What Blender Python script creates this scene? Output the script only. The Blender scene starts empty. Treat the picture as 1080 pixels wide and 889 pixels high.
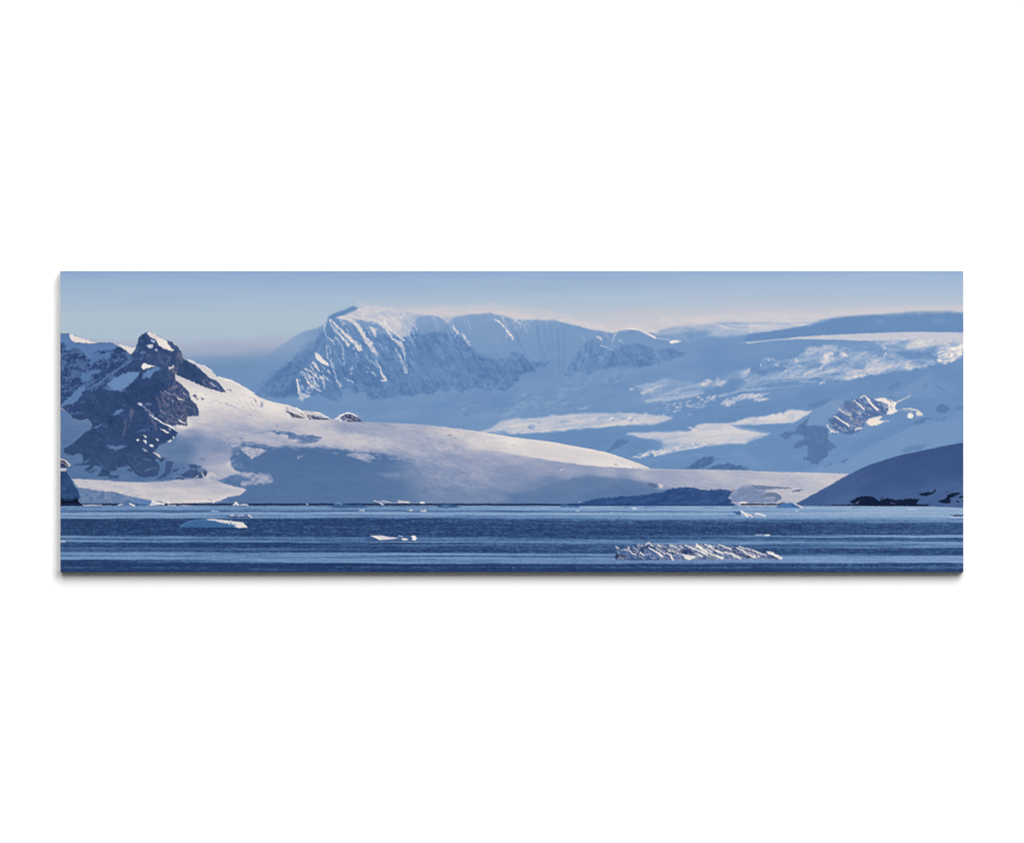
"""A wide panoramic print of a polar coast hung on a white wall."""
import math
import numpy as np

# ---------------------------------------------------------------- the picture
# The print shows a photograph; its ink is laid down below by numpy, one colour per
# vertex of the printed sheet.  Units: 1 = 1/952 of the print's width.
X0, Y0, X1, Y1 = 63.7, 285.8, 1016.1, 603.1
S = 1.5                                              # samples per unit
NX, NY = int(round((X1 - X0) * S)) + 1, int(round((Y1 - Y0) * S)) + 1
GX, GY = np.meshgrid(np.linspace(X0, X1, NX), np.linspace(Y0, Y1, NY))
GX = GX.astype(np.float32); GY = GY.astype(np.float32)
FULL = (slice(0, NY), slice(0, NX))


def hash2(ix, iy, seed):
    h = (ix.astype(np.int64) * 374761393 + iy.astype(np.int64) * 668265263 + seed * 974711) & 0xFFFFFFFF
    h = ((h ^ (h >> 13)) * 1274126177) & 0xFFFFFFFF
    h = ((h ^ (h >> 16)) * 2246822519) & 0xFFFFFFFF
    return ((h ^ (h >> 15)) & 0xFFFFFF).astype(np.float32) / 16777215.0


def vnoise(x, y, seed):
    ix, iy = np.floor(x), np.floor(y)
    fx, fy = x - ix, y - iy
    fx = fx * fx * (3 - 2 * fx); fy = fy * fy * (3 - 2 * fy)
    a = hash2(ix, iy, seed); b = hash2(ix + 1, iy, seed)
    c = hash2(ix, iy + 1, seed); d = hash2(ix + 1, iy + 1, seed)
    return (a + (b - a) * fx) * (1 - fy) + (c + (d - c) * fx) * fy


def fbm(sx, sy, seed, octs=4, ang=0.0, sl=FULL, gain=0.55):
    """-1..1 noise with features sx by sy units, the long axis turned by ang degrees"""
    a = math.radians(ang)
    x, y = GX[sl], GY[sl]
    u = (x * math.cos(a) + y * math.sin(a)) / sx
    v = (-x * math.sin(a) + y * math.cos(a)) / sy
    out = 0; amp = 1; tot = 0
    for k in range(octs):
        out = out + amp * (vnoise(u, v, seed + k * 17) * 2 - 1)
        tot += amp; amp *= gain; u = u * 2.03 + 5.1; v = v * 2.03 + 9.7
    return out / tot * 1.7


def ss(a, b, x):
    t = np.clip((x - a) / (b - a), 0, 1)
    return t * t * (3 - 2 * t)


def P(ox, oy, s, k=8.983):
    v = [float(q) for q in s.split()]
    return [(ox + v[i] / k, oy + v[i + 1] / k) for i in range(0, len(v), 2)]


def catmull(p, n=5, closed=True):
    p = np.array(p, float); m = len(p); out = []
    for i in range(m if closed else m - 1):
        if closed:
            a, b, c, d = p[(i - 1) % m], p[i], p[(i + 1) % m], p[(i + 2) % m]
        else:
            a, b, c, d = p[max(i - 1, 0)], p[i], p[i + 1], p[min(i + 2, m - 1)]
        for j in range(n):
            t = j / n
            out.append(0.5 * (2 * b + (c - a) * t + (2 * a - 5 * b + 4 * c - d) * t * t + (3 * b - a - 3 * c + d) * t ** 3))
    if not closed:
        out.append(p[-1])
    return [tuple(q) for q in out]


def window(pts, m):
    xs = [q[0] for q in pts]; ys = [q[1] for q in pts]
    i0 = max(0, int((min(xs) - m - X0) * S)); i1 = min(NX, int((max(xs) + m - X0) * S) + 2)
    j0 = max(0, int((min(ys) - m - Y0) * S)); j1 = min(NY, int((max(ys) + m - Y0) * S) + 2)
    return (slice(j0, max(j0, j1)), slice(i0, max(i0, i1)))


def seg_dist(x, y, a, b):
    dx, dy = b[0] - a[0], b[1] - a[1]
    L = dx * dx + dy * dy + 1e-9
    t = np.clip(((x - a[0]) * dx + (y - a[1]) * dy) / L, 0, 1)
    return np.hypot(x - a[0] - t * dx, y - a[1] - t * dy), t


SEED = [100]


def poly(pts, f=0.8, rough=0.0, scale=4.0, smooth=False, ang=0.0, asp=1.0):
    """(window, mask) of a polygon with an edge feathered over f units and roughened"""
    if smooth:
        pts = catmull(pts)
    sl = window(pts, f + rough * 2 + 1)
    x, y = GX[sl], GY[sl]
    if x.size == 0:
        return sl, np.zeros(x.shape, np.float32)
    if rough:
        SEED[0] += 3
        x = x + rough * fbm(scale * asp, scale, SEED[0], 3, ang, sl)
        y = y + rough * fbm(scale * asp, scale, SEED[0] + 1, 3, ang, sl)
    inside = np.zeros(x.shape, bool)
    dist = np.full(x.shape, 1e9, np.float32)
    n = len(pts)
    for i in range(n):
        a, b = pts[i], pts[(i + 1) % n]
        if a == b:
            continue
        d, _ = seg_dist(x, y, a, b)
        dist = np.minimum(dist, d)
        if a[1] != b[1]:
            inside ^= ((a[1] > y) != (b[1] > y)) & (x < (b[0] - a[0]) * (y - a[1]) / (b[1] - a[1]) + a[0])
    sd = np.where(inside, dist, -dist)
    return sl, ss(-f, f, sd).astype(np.float32)


def stroke(pts, w0, w1=None, f=0.5, rough=0.0, scale=2.0):
    """(window, mask) of a tapering brush line; widths in units"""
    if w1 is None:
        w1 = w0
    sl = window(pts, max(w0, w1) + f + rough * 2)
    x, y = GX[sl], GY[sl]
    if x.size == 0:
        return sl, np.zeros(x.shape, np.float32)
    if rough:
        SEED[0] += 3
        x = x + rough * fbm(scale, scale, SEED[0], 2, 0, sl)
        y = y + rough * fbm(scale, scale, SEED[0] + 1, 2, 0, sl)
    m = np.zeros(x.shape, np.float32)
    n = len(pts) - 1
    for i in range(n):
        d, t = seg_dist(x, y, pts[i], pts[i + 1])
        w = (w0 + (w1 - w0) * (i + t) / n) / 2
        m = np.maximum(m, ss(-f, f, w - d) * np.minimum(1, (w + f) / (1.4 * f)))
    return sl, m


def near(cx, cy, rx, ry, ang=0.0, p=2.0):
    a = math.radians(ang)
    u = ((GX - cx) * math.cos(a) + (GY - cy) * math.sin(a)) / rx
    v = (-(GX - cx) * math.sin(a) + (GY - cy) * math.cos(a)) / ry
    return np.exp(-(u * u + v * v) ** (p / 2))


def field(pts, power=3.0):
    """smooth field through scattered (x, y, value) points (inverse distance)"""
    num = np.zeros(GX.shape, np.float32); den = np.zeros(GX.shape, np.float32)
    for x, y, v in pts:
        w = 1.0 / ((GX - x) ** 2 * 0.55 + (GY - y) ** 2 * 1.6 + 14.0) ** (power / 2)
        num += w * v; den += w
    return num / den


C = np.zeros((NY, NX, 3), np.float32)                # the picture, display values 0..255


def ink(sm, col, a=1.0):
    sl, m = sm
    m = (m * a)[..., None]
    C[sl] = C[sl] * (1 - m) + np.asarray(col, np.float32) * m


RAG = fbm(3.0, 1.9, 801, 3, -12) * .75 + fbm(8, 4, 805, 2, -12) * .45


def tone(T, sm, v, a=1.0, rag=0.0):
    sl, m = sm
    m = m * a
    if rag:                                           # ragged cover: thin places show what lies beneath
        m = m * np.clip(1 - rag * (.42 - RAG[sl]), 0, 1)
    T[sl] = T[sl] * (1 - m) + v * m


def palette(T, stops):
    k = [s[0] for s in stops]
    return np.stack([np.interp(T, k, [s[1][c] for s in stops]) for c in range(3)], -1).astype(np.float32)


NEAR_SNOW = [(0, (53, 82, 128)), (.25, (86, 117, 160)), (.5, (146, 157, 187)), (.75, (204, 200, 206)), (1, (242, 234, 226))]
FAR_SNOW = [(0, (84, 118, 166)), (.25, (109, 144, 187)), (.5, (152, 173, 204)), (.75, (205, 203, 210)), (1, (243, 236, 228))]
REG = {}

# ------------------------------------------------------------ sky in the picture
t = np.interp(GY, [286, 289, 300, 312, 323, 336, 352, 366, 380],
              [0, .2, .47, .70, .88, 1, 1, 1, 1])[..., None]
C[:] = np.array([141, 168, 208]) * (1 - t) + np.array([174, 193, 209]) * t
C[:] += (fbm(160, 9, 3, 4)[..., None] * np.array([3, 2.4, 1.6]))
k = ss(450, 900, GX) * .7 * ss(338, 300, GY)
C[:] += k[..., None] * np.array([10, 6, 1])
# rosy blown snow over the summit ridge, then the mauve bank at the left
ridge = np.interp(GX, [360, 400, 440, 520, 600, 680, 740, 800, 860, 930, 1016], [322, 323, 326, 329, 339, 346, 340, 338, 337, 331, 329])
up = ridge - GY
m = np.exp(-np.clip(up, 0, 99) / np.interp(GX, [360, 430, 560, 700, 860, 1016], [2, 5, 9, 15, 10, 6])) * ss(365, 470, GX)
m *= np.clip(.72 + .28 * fbm(90, 6, 11, 4), 0, 1)
C[:] = C * (1 - m[..., None] * .9) + np.array([205, 199, 206]) * m[..., None] * .9
m = np.exp(-((GY - np.interp(GX, [540, 700, 800, 900, 1016], [338, 336, 331, 328, 325])) / np.interp(GX, [540, 700, 800, 1016], [7, 12, 10, 5])) ** 2) * ss(540, 680, GX) * (.5 + .2 * fbm(110, 5, 12, 3))
C[:] = C * (1 - m[..., None]) + np.array([203, 198, 206]) * m[..., None]
m = ss(356, 368, GY + 3 * fbm(70, 8, 15, 3) + np.interp(GX, [180, 260, 310], [0, 3, 7])) * ss(335, 285, GX)
C[:] = C * (1 - m[..., None] * .85) + np.array([170, 177, 200]) * m[..., None] * .85
m = ss(362, 392, GY + 2.5 * fbm(60, 7, 16, 3) + np.interp(GX, [190, 260, 310], [0, 3, 6])) * ss(420, 330, GX)
C[:] = C * (1 - m[..., None]) + np.array([114, 146, 186]) * m[..., None]

# ------------------------------------------------------------ far range
FLANK = []
far = [(190, 400), (262, 388), (284, 374), (292, 366.5), (300, 361.5), (312, 353.5), (322, 349), (334, 346), (340, 343.5), (344, 341),
       (346, 334), (348, 332.6), (356, 329), (364, 326.6), (370, 323.4), (373.5, 322.8), (378, 325.4), (388, 322.6), (400, 323.6), (414, 325.4), (428, 327.6),
       (442, 329.6), (455, 331.5), (467, 333), (480, 334.6), (492, 332), (506, 330.6), (520, 330), (531, 332.4), (542, 335.4), (556, 336.4),
       (566, 335.6), (579, 336.4), (592, 337.8), (600, 341), (614, 344), (626, 347.6), (638, 348.6), (646, 350), (654, 347), (666, 345.6), (674, 347),
       (683, 350.8), (692, 349.6), (702, 346.6), (714, 344), (728, 342.6), (742, 342), (758, 340.4), (790, 339.6), (830, 338.4), (858, 338.6),
       (876, 335.4), (900, 333), (930, 331.4), (950, 329.6), (972, 327.8), (1000, 327.6), (1020, 330), (1020, 545), (190, 545)]
T = np.full(GX.shape, .25, np.float32)
T += field([(250, 400, .03), (300, 375, .05), (330, 400, .0), (450, 340, .03), (520, 350, .05), (500, 425, .04), (560, 425, .03),
            (630, 400, .04), (700, 400, .05), (760, 370, .0), (760, 440, -.02), (900, 345, -.02), (950, 400, -.01), (980, 440, -.01),
            (800, 480, .0), (600, 470, -.03), (700, 480, -.02), (900, 470, .0)]) + .016 * fbm(26, 9, 21, 4)
T += .05 * ss(400, 345, GY) + .02 * ss(346, 336, GY)
for k in range(70):                                  # slabs and gullies slanting over the shaded western flank
    r = math.sin(k * 67.7) * .5 + .5; r2 = math.sin(k * 35.3 + 1) * .5 + .5; r3 = math.sin(k * 21.9) * .5 + .5
    x = 272 + 70 * r; y = 404 - 52 * r + 22 * r2
    FLANK.append((x, y, 3 + 6 * r3, r2))
# glacier-smooth flow lines
T += .008 * fbm(60, 2.2, 23, 3, -8) * ss(395, 420, GY)
ROCK = np.zeros(GX.shape, np.float32)


def rk(sm, a=1.0):
    sl, m = sm
    ROCK[sl] = np.maximum(ROCK[sl], m * a)


rk(poly(P(260, 315, "735 250 700 330 640 400 560 480 480 540 400 600 300 680 230 760 150 830 110 889 60 930 470 940 480 760 560 660 650 570 700 500 740 400 760 330"), 1.8, 2.0, 6), .9)
rk(poly(P(260, 315, "560 420 620 400 600 450 540 490 500 470") , 1.5, 1, 4), .5)
rk(poly([(342, 340), (352, 333), (366, 340), (382, 346), (395, 352), (412, 356), (432, 350), (442, 352), (462, 350), (478, 352), (492, 362), (505, 373),
         (515, 377), (524, 381), (534, 378), (541, 371), (548, 372), (556, 380), (566, 384), (574, 383), (582, 378), (575, 386), (566, 388), (560, 392),
         (550, 395), (545, 403), (540, 409), (532, 413), (524, 412), (519, 409), (516, 414), (508, 410), (500, 407), (492, 413), (484, 414.5), (478, 410), (472, 414.6), (464, 413),
         (452, 416), (444, 415), (436, 417.4), (424, 417), (416, 420.5), (406, 421), (400, 419), (392, 421.5), (384, 414), (375, 414), (366, 408),
         (360, 412), (361, 421), (354, 423.4), (342, 420), (336, 416), (328, 418), (318, 424), (312, 420), (312, 400), (326, 384), (336, 374), (340, 356)], 1.6, 1.8, 6), .85)
rk(poly(P(570, 315, "235 730 270 620 320 560 400 440 470 400 540 410 600 455 660 480 740 480 800 440 860 425 960 430 1078 470 1078 628 900 640 700 642 600 665 520 690 450 718 340 690 290 740") , 1.4, 1.2, 5), .8)
rk(poly(P(680, 315, "-60 500 60 520 140 480 260 470 340 500 385 510 350 545 200 592 0 640 -60 655"), 1.6, .8, 5), .75)
# streaked rock: ribs fall down the face, snow lies between them
rib = fbm(14, 4.2, 31, 4, 62) * .55 + fbm(5, 2.6, 35, 3, 40) * .5 - .35 * np.abs(fbm(20, 9, 33, 3, 75))
rib2 = fbm(12, 3, 37, 5, -52) * .6 + fbm(4, 2, 38, 3, -40) * .45
rl = ss(360, 330, GX)
ribs = rib * (1 - rl) + rib2 * rl
rock_amt = np.clip(ROCK * (.78 + .6 * ribs), 0, 1)
T -= .25 * rock_amt
T += .06 * ROCK * (fbm(3.2, 2.4, 41, 2) * .8 + .3 * fbm(7, 2, 42, 3, 60))
for x, y, ln, q in FLANK:
    tone(T, stroke([(x, y), (x - ln * .6, y + ln * .5), (x - ln, y + ln)], 1.5, .6, .8, .8, 2.5), .29 if q > .5 else .09, .5, .4)
# smooth snow aprons and gullies on the face
for s, v, a in [("460,315:640 500 690 420 720 400 715 480 690 560 660 620 600 660", .3, .5), ("460,315:60 340 90 310 140 260 110 250 40 300 0 330", .29, .6),
                ("460,315:150 400 200 560 260 620 240 700 180 640 130 520", .25, .35), ("360,315:620 700 700 590 800 560 900 640 1000 720 940 800 800 760", .25, .45),
                ("360,315:470 720 560 700 640 730 720 790 640 810 520 800", .26, .4)]:
    o, q = s.split(':'); ox, oy = map(float, o.split(','))
    tone(T, poly(P(ox, oy, q), 2.5, 1.5, 5), v, a)
for k in range(44):                                  # snow flutes fanning down from the rim
    r = math.sin(k * 71.3) * .5 + .5; r2 = math.sin(k * 37.9 + 1) * .5 + .5
    x = 541 + 108 * r; y = np.interp(x, [540, 556, 580, 600, 625, 650], [337, 338, 339, 343, 350, 353]) + 3 + 5 * r2
    xe = x + (592 - x) * (.30 + .2 * r2); ye = y + 26 + 22 * r2
    tone(T, stroke([(x, y), (x + (xe - x) * .3, y + (ye - y) * .5), (xe, ye)], 1.5 + r2, .8, 1.3, .5, 4), .35 if k % 4 else .16, .42)

# the snow cap of the massif and its dark western cornice

cap = P(360, 315, "-20 170 60 130 120 110 170 88 190 50 250 40 350 50 480 65 600 85 700 100 850 125 960 140 1078 145 1040 200 1000 238 970 200 930 178 850 165 760 168 715 190 690 240 640 255 590 285 530 292 470 290 430 300 380 260 330 220 250 218 190 205 120 197 60 190 -60 190")
tone(T, poly(cap, .8, .7, 4), .71)
tone(T, poly(P(360, 315, "320 215 400 200 470 235 560 230 640 190 700 190 690 250 640 330 600 360 560 380 500 330 470 320 430 300 380 260"), 1.2, 1.6, 3), .74, .75)
capn = np.clip(near(395, 331, 45, 9, 5) + near(440, 336, 20, 7), 0, 1)
T += capn * (.10 * fbm(6, 2, 51, 3, 20)) * (T > .55)
for s, w0, w1, v in [("-20 178 90 160 200 190 330 210 420 250", 1.2, 1.6, .93), ("400 195 430 250 470 300", 2.2, 1.6, .93), ("560 180 600 240 640 260", 1.2, 1, .88),
                     ("650 170 680 220 715 290", 1.2, .8, .86), ("590 150 650 185", 1, 1, .9), ("700 140 800 140 930 160", 1, .8, .85), ("940 165 1000 225", 1.5, 1.2, .93), ("1070 170 1005 225", 1.5, 1, .9),
                     ("230 220 260 240 330 230", 1, 1, .86), ("60 190 130 215", 1.2, 1, .9)]:
    tone(T, stroke(P(360, 315, s), w0, w1, .7, .8, 3), v, .9, .7)
tone(T, poly(P(260, 315, "768 228 772 185 785 165 860 128 940 105 990 80 1018 70 1056 92 1030 112 980 130 920 160 860 168 815 192"), .7, .3, 3), .2)
tone(T, poly(P(260, 315, "775 200 800 165 880 130 960 112 900 150 830 180"), .9, .3, 3), .12, .6)
tone(T, poly([(424, 336), (434, 332), (446, 331), (458, 333), (468, 336), (476, 333), (490, 331), (500, 331), (492, 336), (480, 341), (466, 345), (450, 342), (438, 346), (430, 350), (424, 346)], 4, 1.5, 4), .42, .5)
for k in range(26):                                  # light spilling over the crest in short streaks
    r = math.sin(k * 47.7) * .5 + .5; r2 = math.sin(k * 25.3 + 1) * .5 + .5
    x = 426 + 130 * r; y = np.interp(x, [426, 455, 468, 480, 500, 520, 556], [329.5, 333, 335, 334.5, 332.4, 331, 337.5])
    tone(T, stroke([(x, y), (x + 1.5 + 2 * r2, y + 3 + 5 * r2), (x + 3 + 3 * r2, y + 7 + 9 * r2)], 1.4, .6, .8, .6, 3), .5 + .25 * r2, .5, .4)
# lit ribs
LIT = [("260,315", "790 225 830 290 890 350 940 400 968 438", 1, 3.6, .84), ("260,315", "795 205 870 270 940 340 990 390 1040 430 1075 472", 1.6, 4.6, .9),
       ("260,315", "760 232 732 270 745 340 775 375 815 395 830 430", 1, 1.4, .85), ("260,315", "840 370 870 395 890 425", 1.4, 1, .7),
       ("260,315", "755 440 770 560 815 640 845 740", 1.2, 1.6, .6), ("260,315", "785 440 800 560 830 660", 1, 1, .6), ("260,315", "905 430 915 560 930 640", .9, .8, .58),
       ("260,315", "1015 470 1050 560 1045 605", .9, .8, .62), ("260,315", "850 760 895 830", 1.6, 1.4, .93), ("260,315", "925 745 970 780", 1.2, 1, .85), ("260,315", "970 770 1030 810", 1, 1, .75),
       ("260,315", "1000 650 990 720", 2, 1, .5), ("260,315", "880 180 960 200 990 220", 1.6, 1.4, .85), ("260,315", "890 210 930 240 900 250", 1.4, 1, .72),
       ("360,315", "90 200 160 265 205 340 245 410 300 485 335 525", 3.2, 3.4, .8), ("360,315", "130 240 190 310 230 370 290 430", 1.6, 2.2, .9),
       ("360,315", "335 510 335 590", 2.6, 1.6, .6), ("360,315", "330 600 365 640 385 720 425 775", 1.2, 2.2, .82), ("360,315", "375 770 420 778", 1.4, 1.2, .85),
       ("360,315", "185 270 235 320", 1, .8, .8), ("360,315", "430 300 480 370 540 420 575 440", 1.4, 2, .88), ("360,315", "480 300 540 355 590 395", 1.4, 1.6, .84),
       ("360,315", "550 420 585 470 595 520", 4.4, 2.4, .68), ("360,315", "520 478 560 560 600 640 610 695", 1.2, 3, .68), ("360,315", "595 520 610 600 620 690", 1, 1.4, .75),
       ("360,315", "610 270 660 332", 1.4, .9, .86), ("360,315", "630 340 660 380 678 410", 1.2, .8, .7), ("360,315", "690 330 670 400", 1, .6, .55), ("360,315", "640 190 690 270", 1, .8, .8),
       ("360,315", "240 560 300 600 345 650", 1.2, 1.4, .52), ("360,315", "235 640 280 690 330 735", 1.8, 1.2, .62), ("360,315", "250 690 300 705", 1.4, 1, .8), ("360,315", "90 670 95 710", 2.4, 1.6, .5),
       ("360,315", "110 470 150 550 155 600", 1, .9, .58), ("360,315", "10 460 25 560 35 640", 1, .8, .56),
       ("460,315", "155 262 180 295 205 320", 1.2, 2.4, .88), ("460,315", "150 265 130 290", 1, .6, .7), ("460,315", "240 335 285 385 322 438", 1.2, 1.7, .84), ("460,315", "180 350 178 380", 1.2, .7, .6),
       ("460,315", "560 198 600 225 650 270 690 315 728 376", 1.4, 2, .88), ("460,315", "690 310 675 340 672 370", 1.6, .7, .68), ("460,315", "625 190 660 240 690 290", 1, .7, .66),
       ("460,315", "700 190 730 250 745 310", .9, .6, .56), ("460,315", "740 190 790 230 805 280", 1.8, 1, .74), ("460,315", "760 190 870 200 900 215", 1.4, 1.2, .68), ("460,315", "640 180 620 170", 1.2, .8, .9),
       ("460,315", "860 240 960 190", 1.6, .6, .52), ("460,315", "690 430 690 540", 1.6, .7, .36), ("460,315", "720 400 740 470", 1.2, .6, .34), ("460,315", "930 320 1000 470", 1, .6, .34),
       ("570,315", "540 355 580 395", 1.4, 1.7, .88), ("570,315", "580 445 625 460", 1.4, 1, .72), ("570,315", "400 360 415 385", 1.6, 1, .48), ("570,315", "720 320 695 360 680 420", 2, 1.2, .6),
       ("570,315", "745 385 780 420", 1.8, 1.2, .6), ("570,315", "550 550 610 555", 1.4, .8, .36), ("570,315", "640 470 700 490", 1.2, .6, .48), ("570,315", "290 590 340 545", 1, .6, .38), ("570,315", "620 330 660 400", 3, 2, .42)]
for o, q, w0, w1, v in LIT:
    ox, oy = map(float, o.split(','))
    tone(T, stroke(P(ox, oy, q), w0 * 1.15, w1 * 1.15, .7, .8, 2.8), v, .97, .35 if w1 > 1.7 else .7)
for k in range(46):
    r = math.sin(k * 91.7) * .5 + .5; r2 = math.sin(k * 47.3 + 1) * .5 + .5; r3 = math.sin(k * 13.9 + 2) * .5 + .5
    x = 352 + 82 * r; y = np.interp(x, [352, 370, 400, 434], [346, 345, 346, 348]) + 34 * r2 * r2
    ln = 3 + 7 * r3
    tone(T, stroke([(x, y), (x + ln * .35, y + ln * .6), (x + ln * .62, y + ln)], .8 + r3 * .9, .5, .6, .7, 2.5), .42 + .32 * (1 - r2) * r3 + .1 * r, .75, .6)
for k in range(60):
    r = math.sin(k * 77.7) * .5 + .5; r2 = math.sin(k * 31.3 + 1) * .5 + .5; r3 = math.sin(k * 19.9 + 2) * .5 + .5
    x = 430 + 110 * r; y = 362 + 48 * r2; d = -1 if x > 500 else 1
    ln = 4 + 8 * r3
    tone(T, stroke([(x, y), (x + d * ln * .5, y + ln * .6), (x + d * ln * .8, y + ln)], 1.2, .5, .9, .9, 2.5), .27 + .06 * r3, .6, .5)
tone(T, poly(P(260, 315, "650 510 690 530 720 570 780 615 782 642 720 622 672 585 652 560"), .6, .4, 3), .9)
tone(T, poly(P(360, 315, "255 262 345 290 322 302 330 366 308 340 290 308"), .7, .5, 3), .82, .9)
sm = poly(P(260, 315, "476 755 560 655 640 590 700 640 790 680 840 750 800 790 815 850 760 800 700 880 660 830 600 930 500 990 485 900"), 1.2, 1.6, 4)
sl, mk = sm
g = ss(-.2, .5, fbm(9, 2, 61, 3, 52) + .35 * fbm(2.4, 1.8, 62, 2))[sl]
T[sl] = T[sl] * (1 - mk * g * .9) + (.74 + .16 * fbm(3, 2, 63, 2)[sl]) * mk * g * .9
for q, w0, w1, v in [("480 765 490 830 500 889", 1.6, 2, .93), ("560 665 620 700 680 760", 1.6, 1, .82), ("620 600 690 680", 1.2, 1, .8), ("730 760 735 850", 2, 1.2, .62), ("640 740 650 840 690 880", 2, 1.4, .65), ("530 700 590 790", 1.2, 1, .8)]:
    tone(T, stroke(P(260, 315, q), w0, w1, .5, .6, 3), v, .85)
tone(T, poly(P(260, 410, "490 30 545 40 560 80 530 115 490 100"), 1.6, 1.2, 3), .72, .8)

# snow blown over the long rim
tone(T, stroke([(520, 330.2), (532, 332.6), (543, 335.6), (556, 336.2), (578, 336.6)], 1.6, 1.4, .9, .3, 3), .88, .9)
tone(T, stroke([(590, 338), (600, 340.4), (612, 343.2), (622, 346.2), (634, 347.6), (646, 349.4)], 1.6, 2.2, 1.1, .3, 3), .93, .9)
tone(T, stroke([(645, 350.4), (654, 347.6), (666, 346.2), (675, 348), (683, 352), (691, 356.4)], 1.6, 2.2, .9, .3, 3), .95, .95)
tone(T, stroke([(662, 346.6), (672, 347.6)], 1.2, 1.2, .6), 1, .9)
tone(T, poly(P(680, 315, "232 410 270 392 330 395 345 402 310 415 250 425"), .9, .6, 2), .97)
tone(T, stroke([(692, 356.6), (706, 358.4)], .9, 1.2, .7), .7, .8)
# blue cloud lying behind the saddle
tone(T, poly(P(680, 315, "60 250 200 243 400 246 600 246 720 236 690 300 640 350 560 385 440 410 360 405 300 385 160 360 90 350 60 300"), 3.0, 2, 8), .42, .8)
tone(T, poly(P(680, 315, "350 320 600 270 640 330 560 380 420 400"), 3, 1.5, 7), .3, .7)
tone(T, stroke(P(680, 315, "60 225 300 238 560 238 720 232"), 2.6, 2.2, 2), .66, .7)
T += near(720, 346, 25, 7) * .07 * fbm(14, 3, 65, 3)
# lit plateau beyond
tone(T, poly(P(680, 315, "600 345 680 300 700 255 760 222 900 225 1078 212 1078 330 900 350 760 362 660 366"), 3.4, 1.4, 5), .6, .9)
tone(T, poly(P(790, 315, "-5 195 150 195 400 195 600 200 700 205 640 235 560 252 470 266 380 288 200 312 -5 332"), 1.8, .6, 5), .66)
T += near(800, 345, 40, 8) * .1 * fbm(16, 2, 67, 3) * (T > .5)
tone(T, stroke(P(790, 315, "-5 238 200 232 440 250"), 1.2, .8, .8), .42, .6)
tone(T, stroke(P(790, 315, "300 212 480 210 640 208"), 1.6, 2.2, 1), .86, .8)
tone(T, stroke(P(790, 315, "400 252 480 250 590 244"), 1.2, 1.6, .8), .85, .8)
tone(T, stroke(P(680, 315, "700 245 780 280 860 285"), 1.6, 1.2, .8), .84, .7)
tone(T, stroke(P(680, 315, "700 240 760 245"), 1, .6, .5), .4, .6)
# far right hill
hill = P(790, 315, "-10 336 200 312 400 284 560 252 640 225 720 195 790 180 910 168 1000 160 1078 155") + P(900, 315, "250 148 400 138 500 122 620 112 800 108 920 116 1045 132 1060 320 900 318 400 320 0 332") + P(790, 315, "700 350 400 375 200 390 -10 415 -60 400")
tone(T, poly(hill, 1.5, .4, 5), .21)
T += .03 * near(960, 334, 70, 5) * fbm(30, 2, 66, 3, -3)
tone(T, stroke(P(900, 315, "-10 160 250 148 400 138 500 122 620 113 800 109 920 118 1050 134"), 1.6, 1.6, 1.2), .16, .35)
tone(T, stroke(P(790, 315, "560 252 640 222 760 200"), 3, 2, 2), .5, .6)
T += (near(928, 339, 9, 3, -10) * .07 + near(990, 338, 10, 3, 15) * .06) * (1 + fbm(4, 1.5, 68, 2)) + .018 * fbm(40, 3, 69, 3, -4) * near(930, 342, 110, 9)
# lit strip over the icefall
tone(T, poly(P(790, 315, "-30 412 240 388 480 362 720 346 1078 332") + P(900, 315, "400 319 700 315 1060 322 1060 420 800 410 500 405 300 400 0 398") + P(790, 315, "900 390 700 388 500 384 300 392 100 412 -20 430"), .7, .3, 4), .7)
tone(T, poly(P(790, 315, "-150 425 -30 405 150 394 260 386 400 372 400 384 200 400 0 420"), .9, .3, 4), .46, .6)

# ---------------------------------------------------- icefall and broken glacier
ice = P(790, 315, "560 470 640 460 740 440 860 430 1078 405") + P(900, 315, "300 398 600 402 1060 405 1060 480 1030 535 930 602 800 612 700 645 500 680 300 702 180 725 0 758") + P(790, 315, "900 765 720 785 640 805 500 800 300 765 150 790 0 810 -20 700 150 570 300 560 430 555 520 520")
sl, mk = poly(ice, 1.6, 1.6, 6)
n1 = fbm(26, 6, 71, 4, -12) * .55 + fbm(9, 3, 72, 4, -25) * .4 + fbm(3, 1.5, 73, 2) * .22
lev = field([(800, 385, .3), (830, 378, .4), (850, 392, .45), (870, 372, .5), (890, 372, .4), (880, 385, .52), (905, 384, .62), (900, 362, .34), (920, 366, .36),
             (935, 364, .55), (920, 380, .66), (950, 388, .68), (940, 375, .4), (960, 374, .3), (980, 374, .4), (970, 362, .66), (1000, 358, .7), (1000, 372, .75), (900, 392, .6), (935, 355, .68), (820, 398, .38), (850, 400, .4)], 3.6)
v = np.clip(lev + .3 * n1, .2, .96)
T[sl] = T[sl] * (1 - mk) + v[sl] * mk
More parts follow.
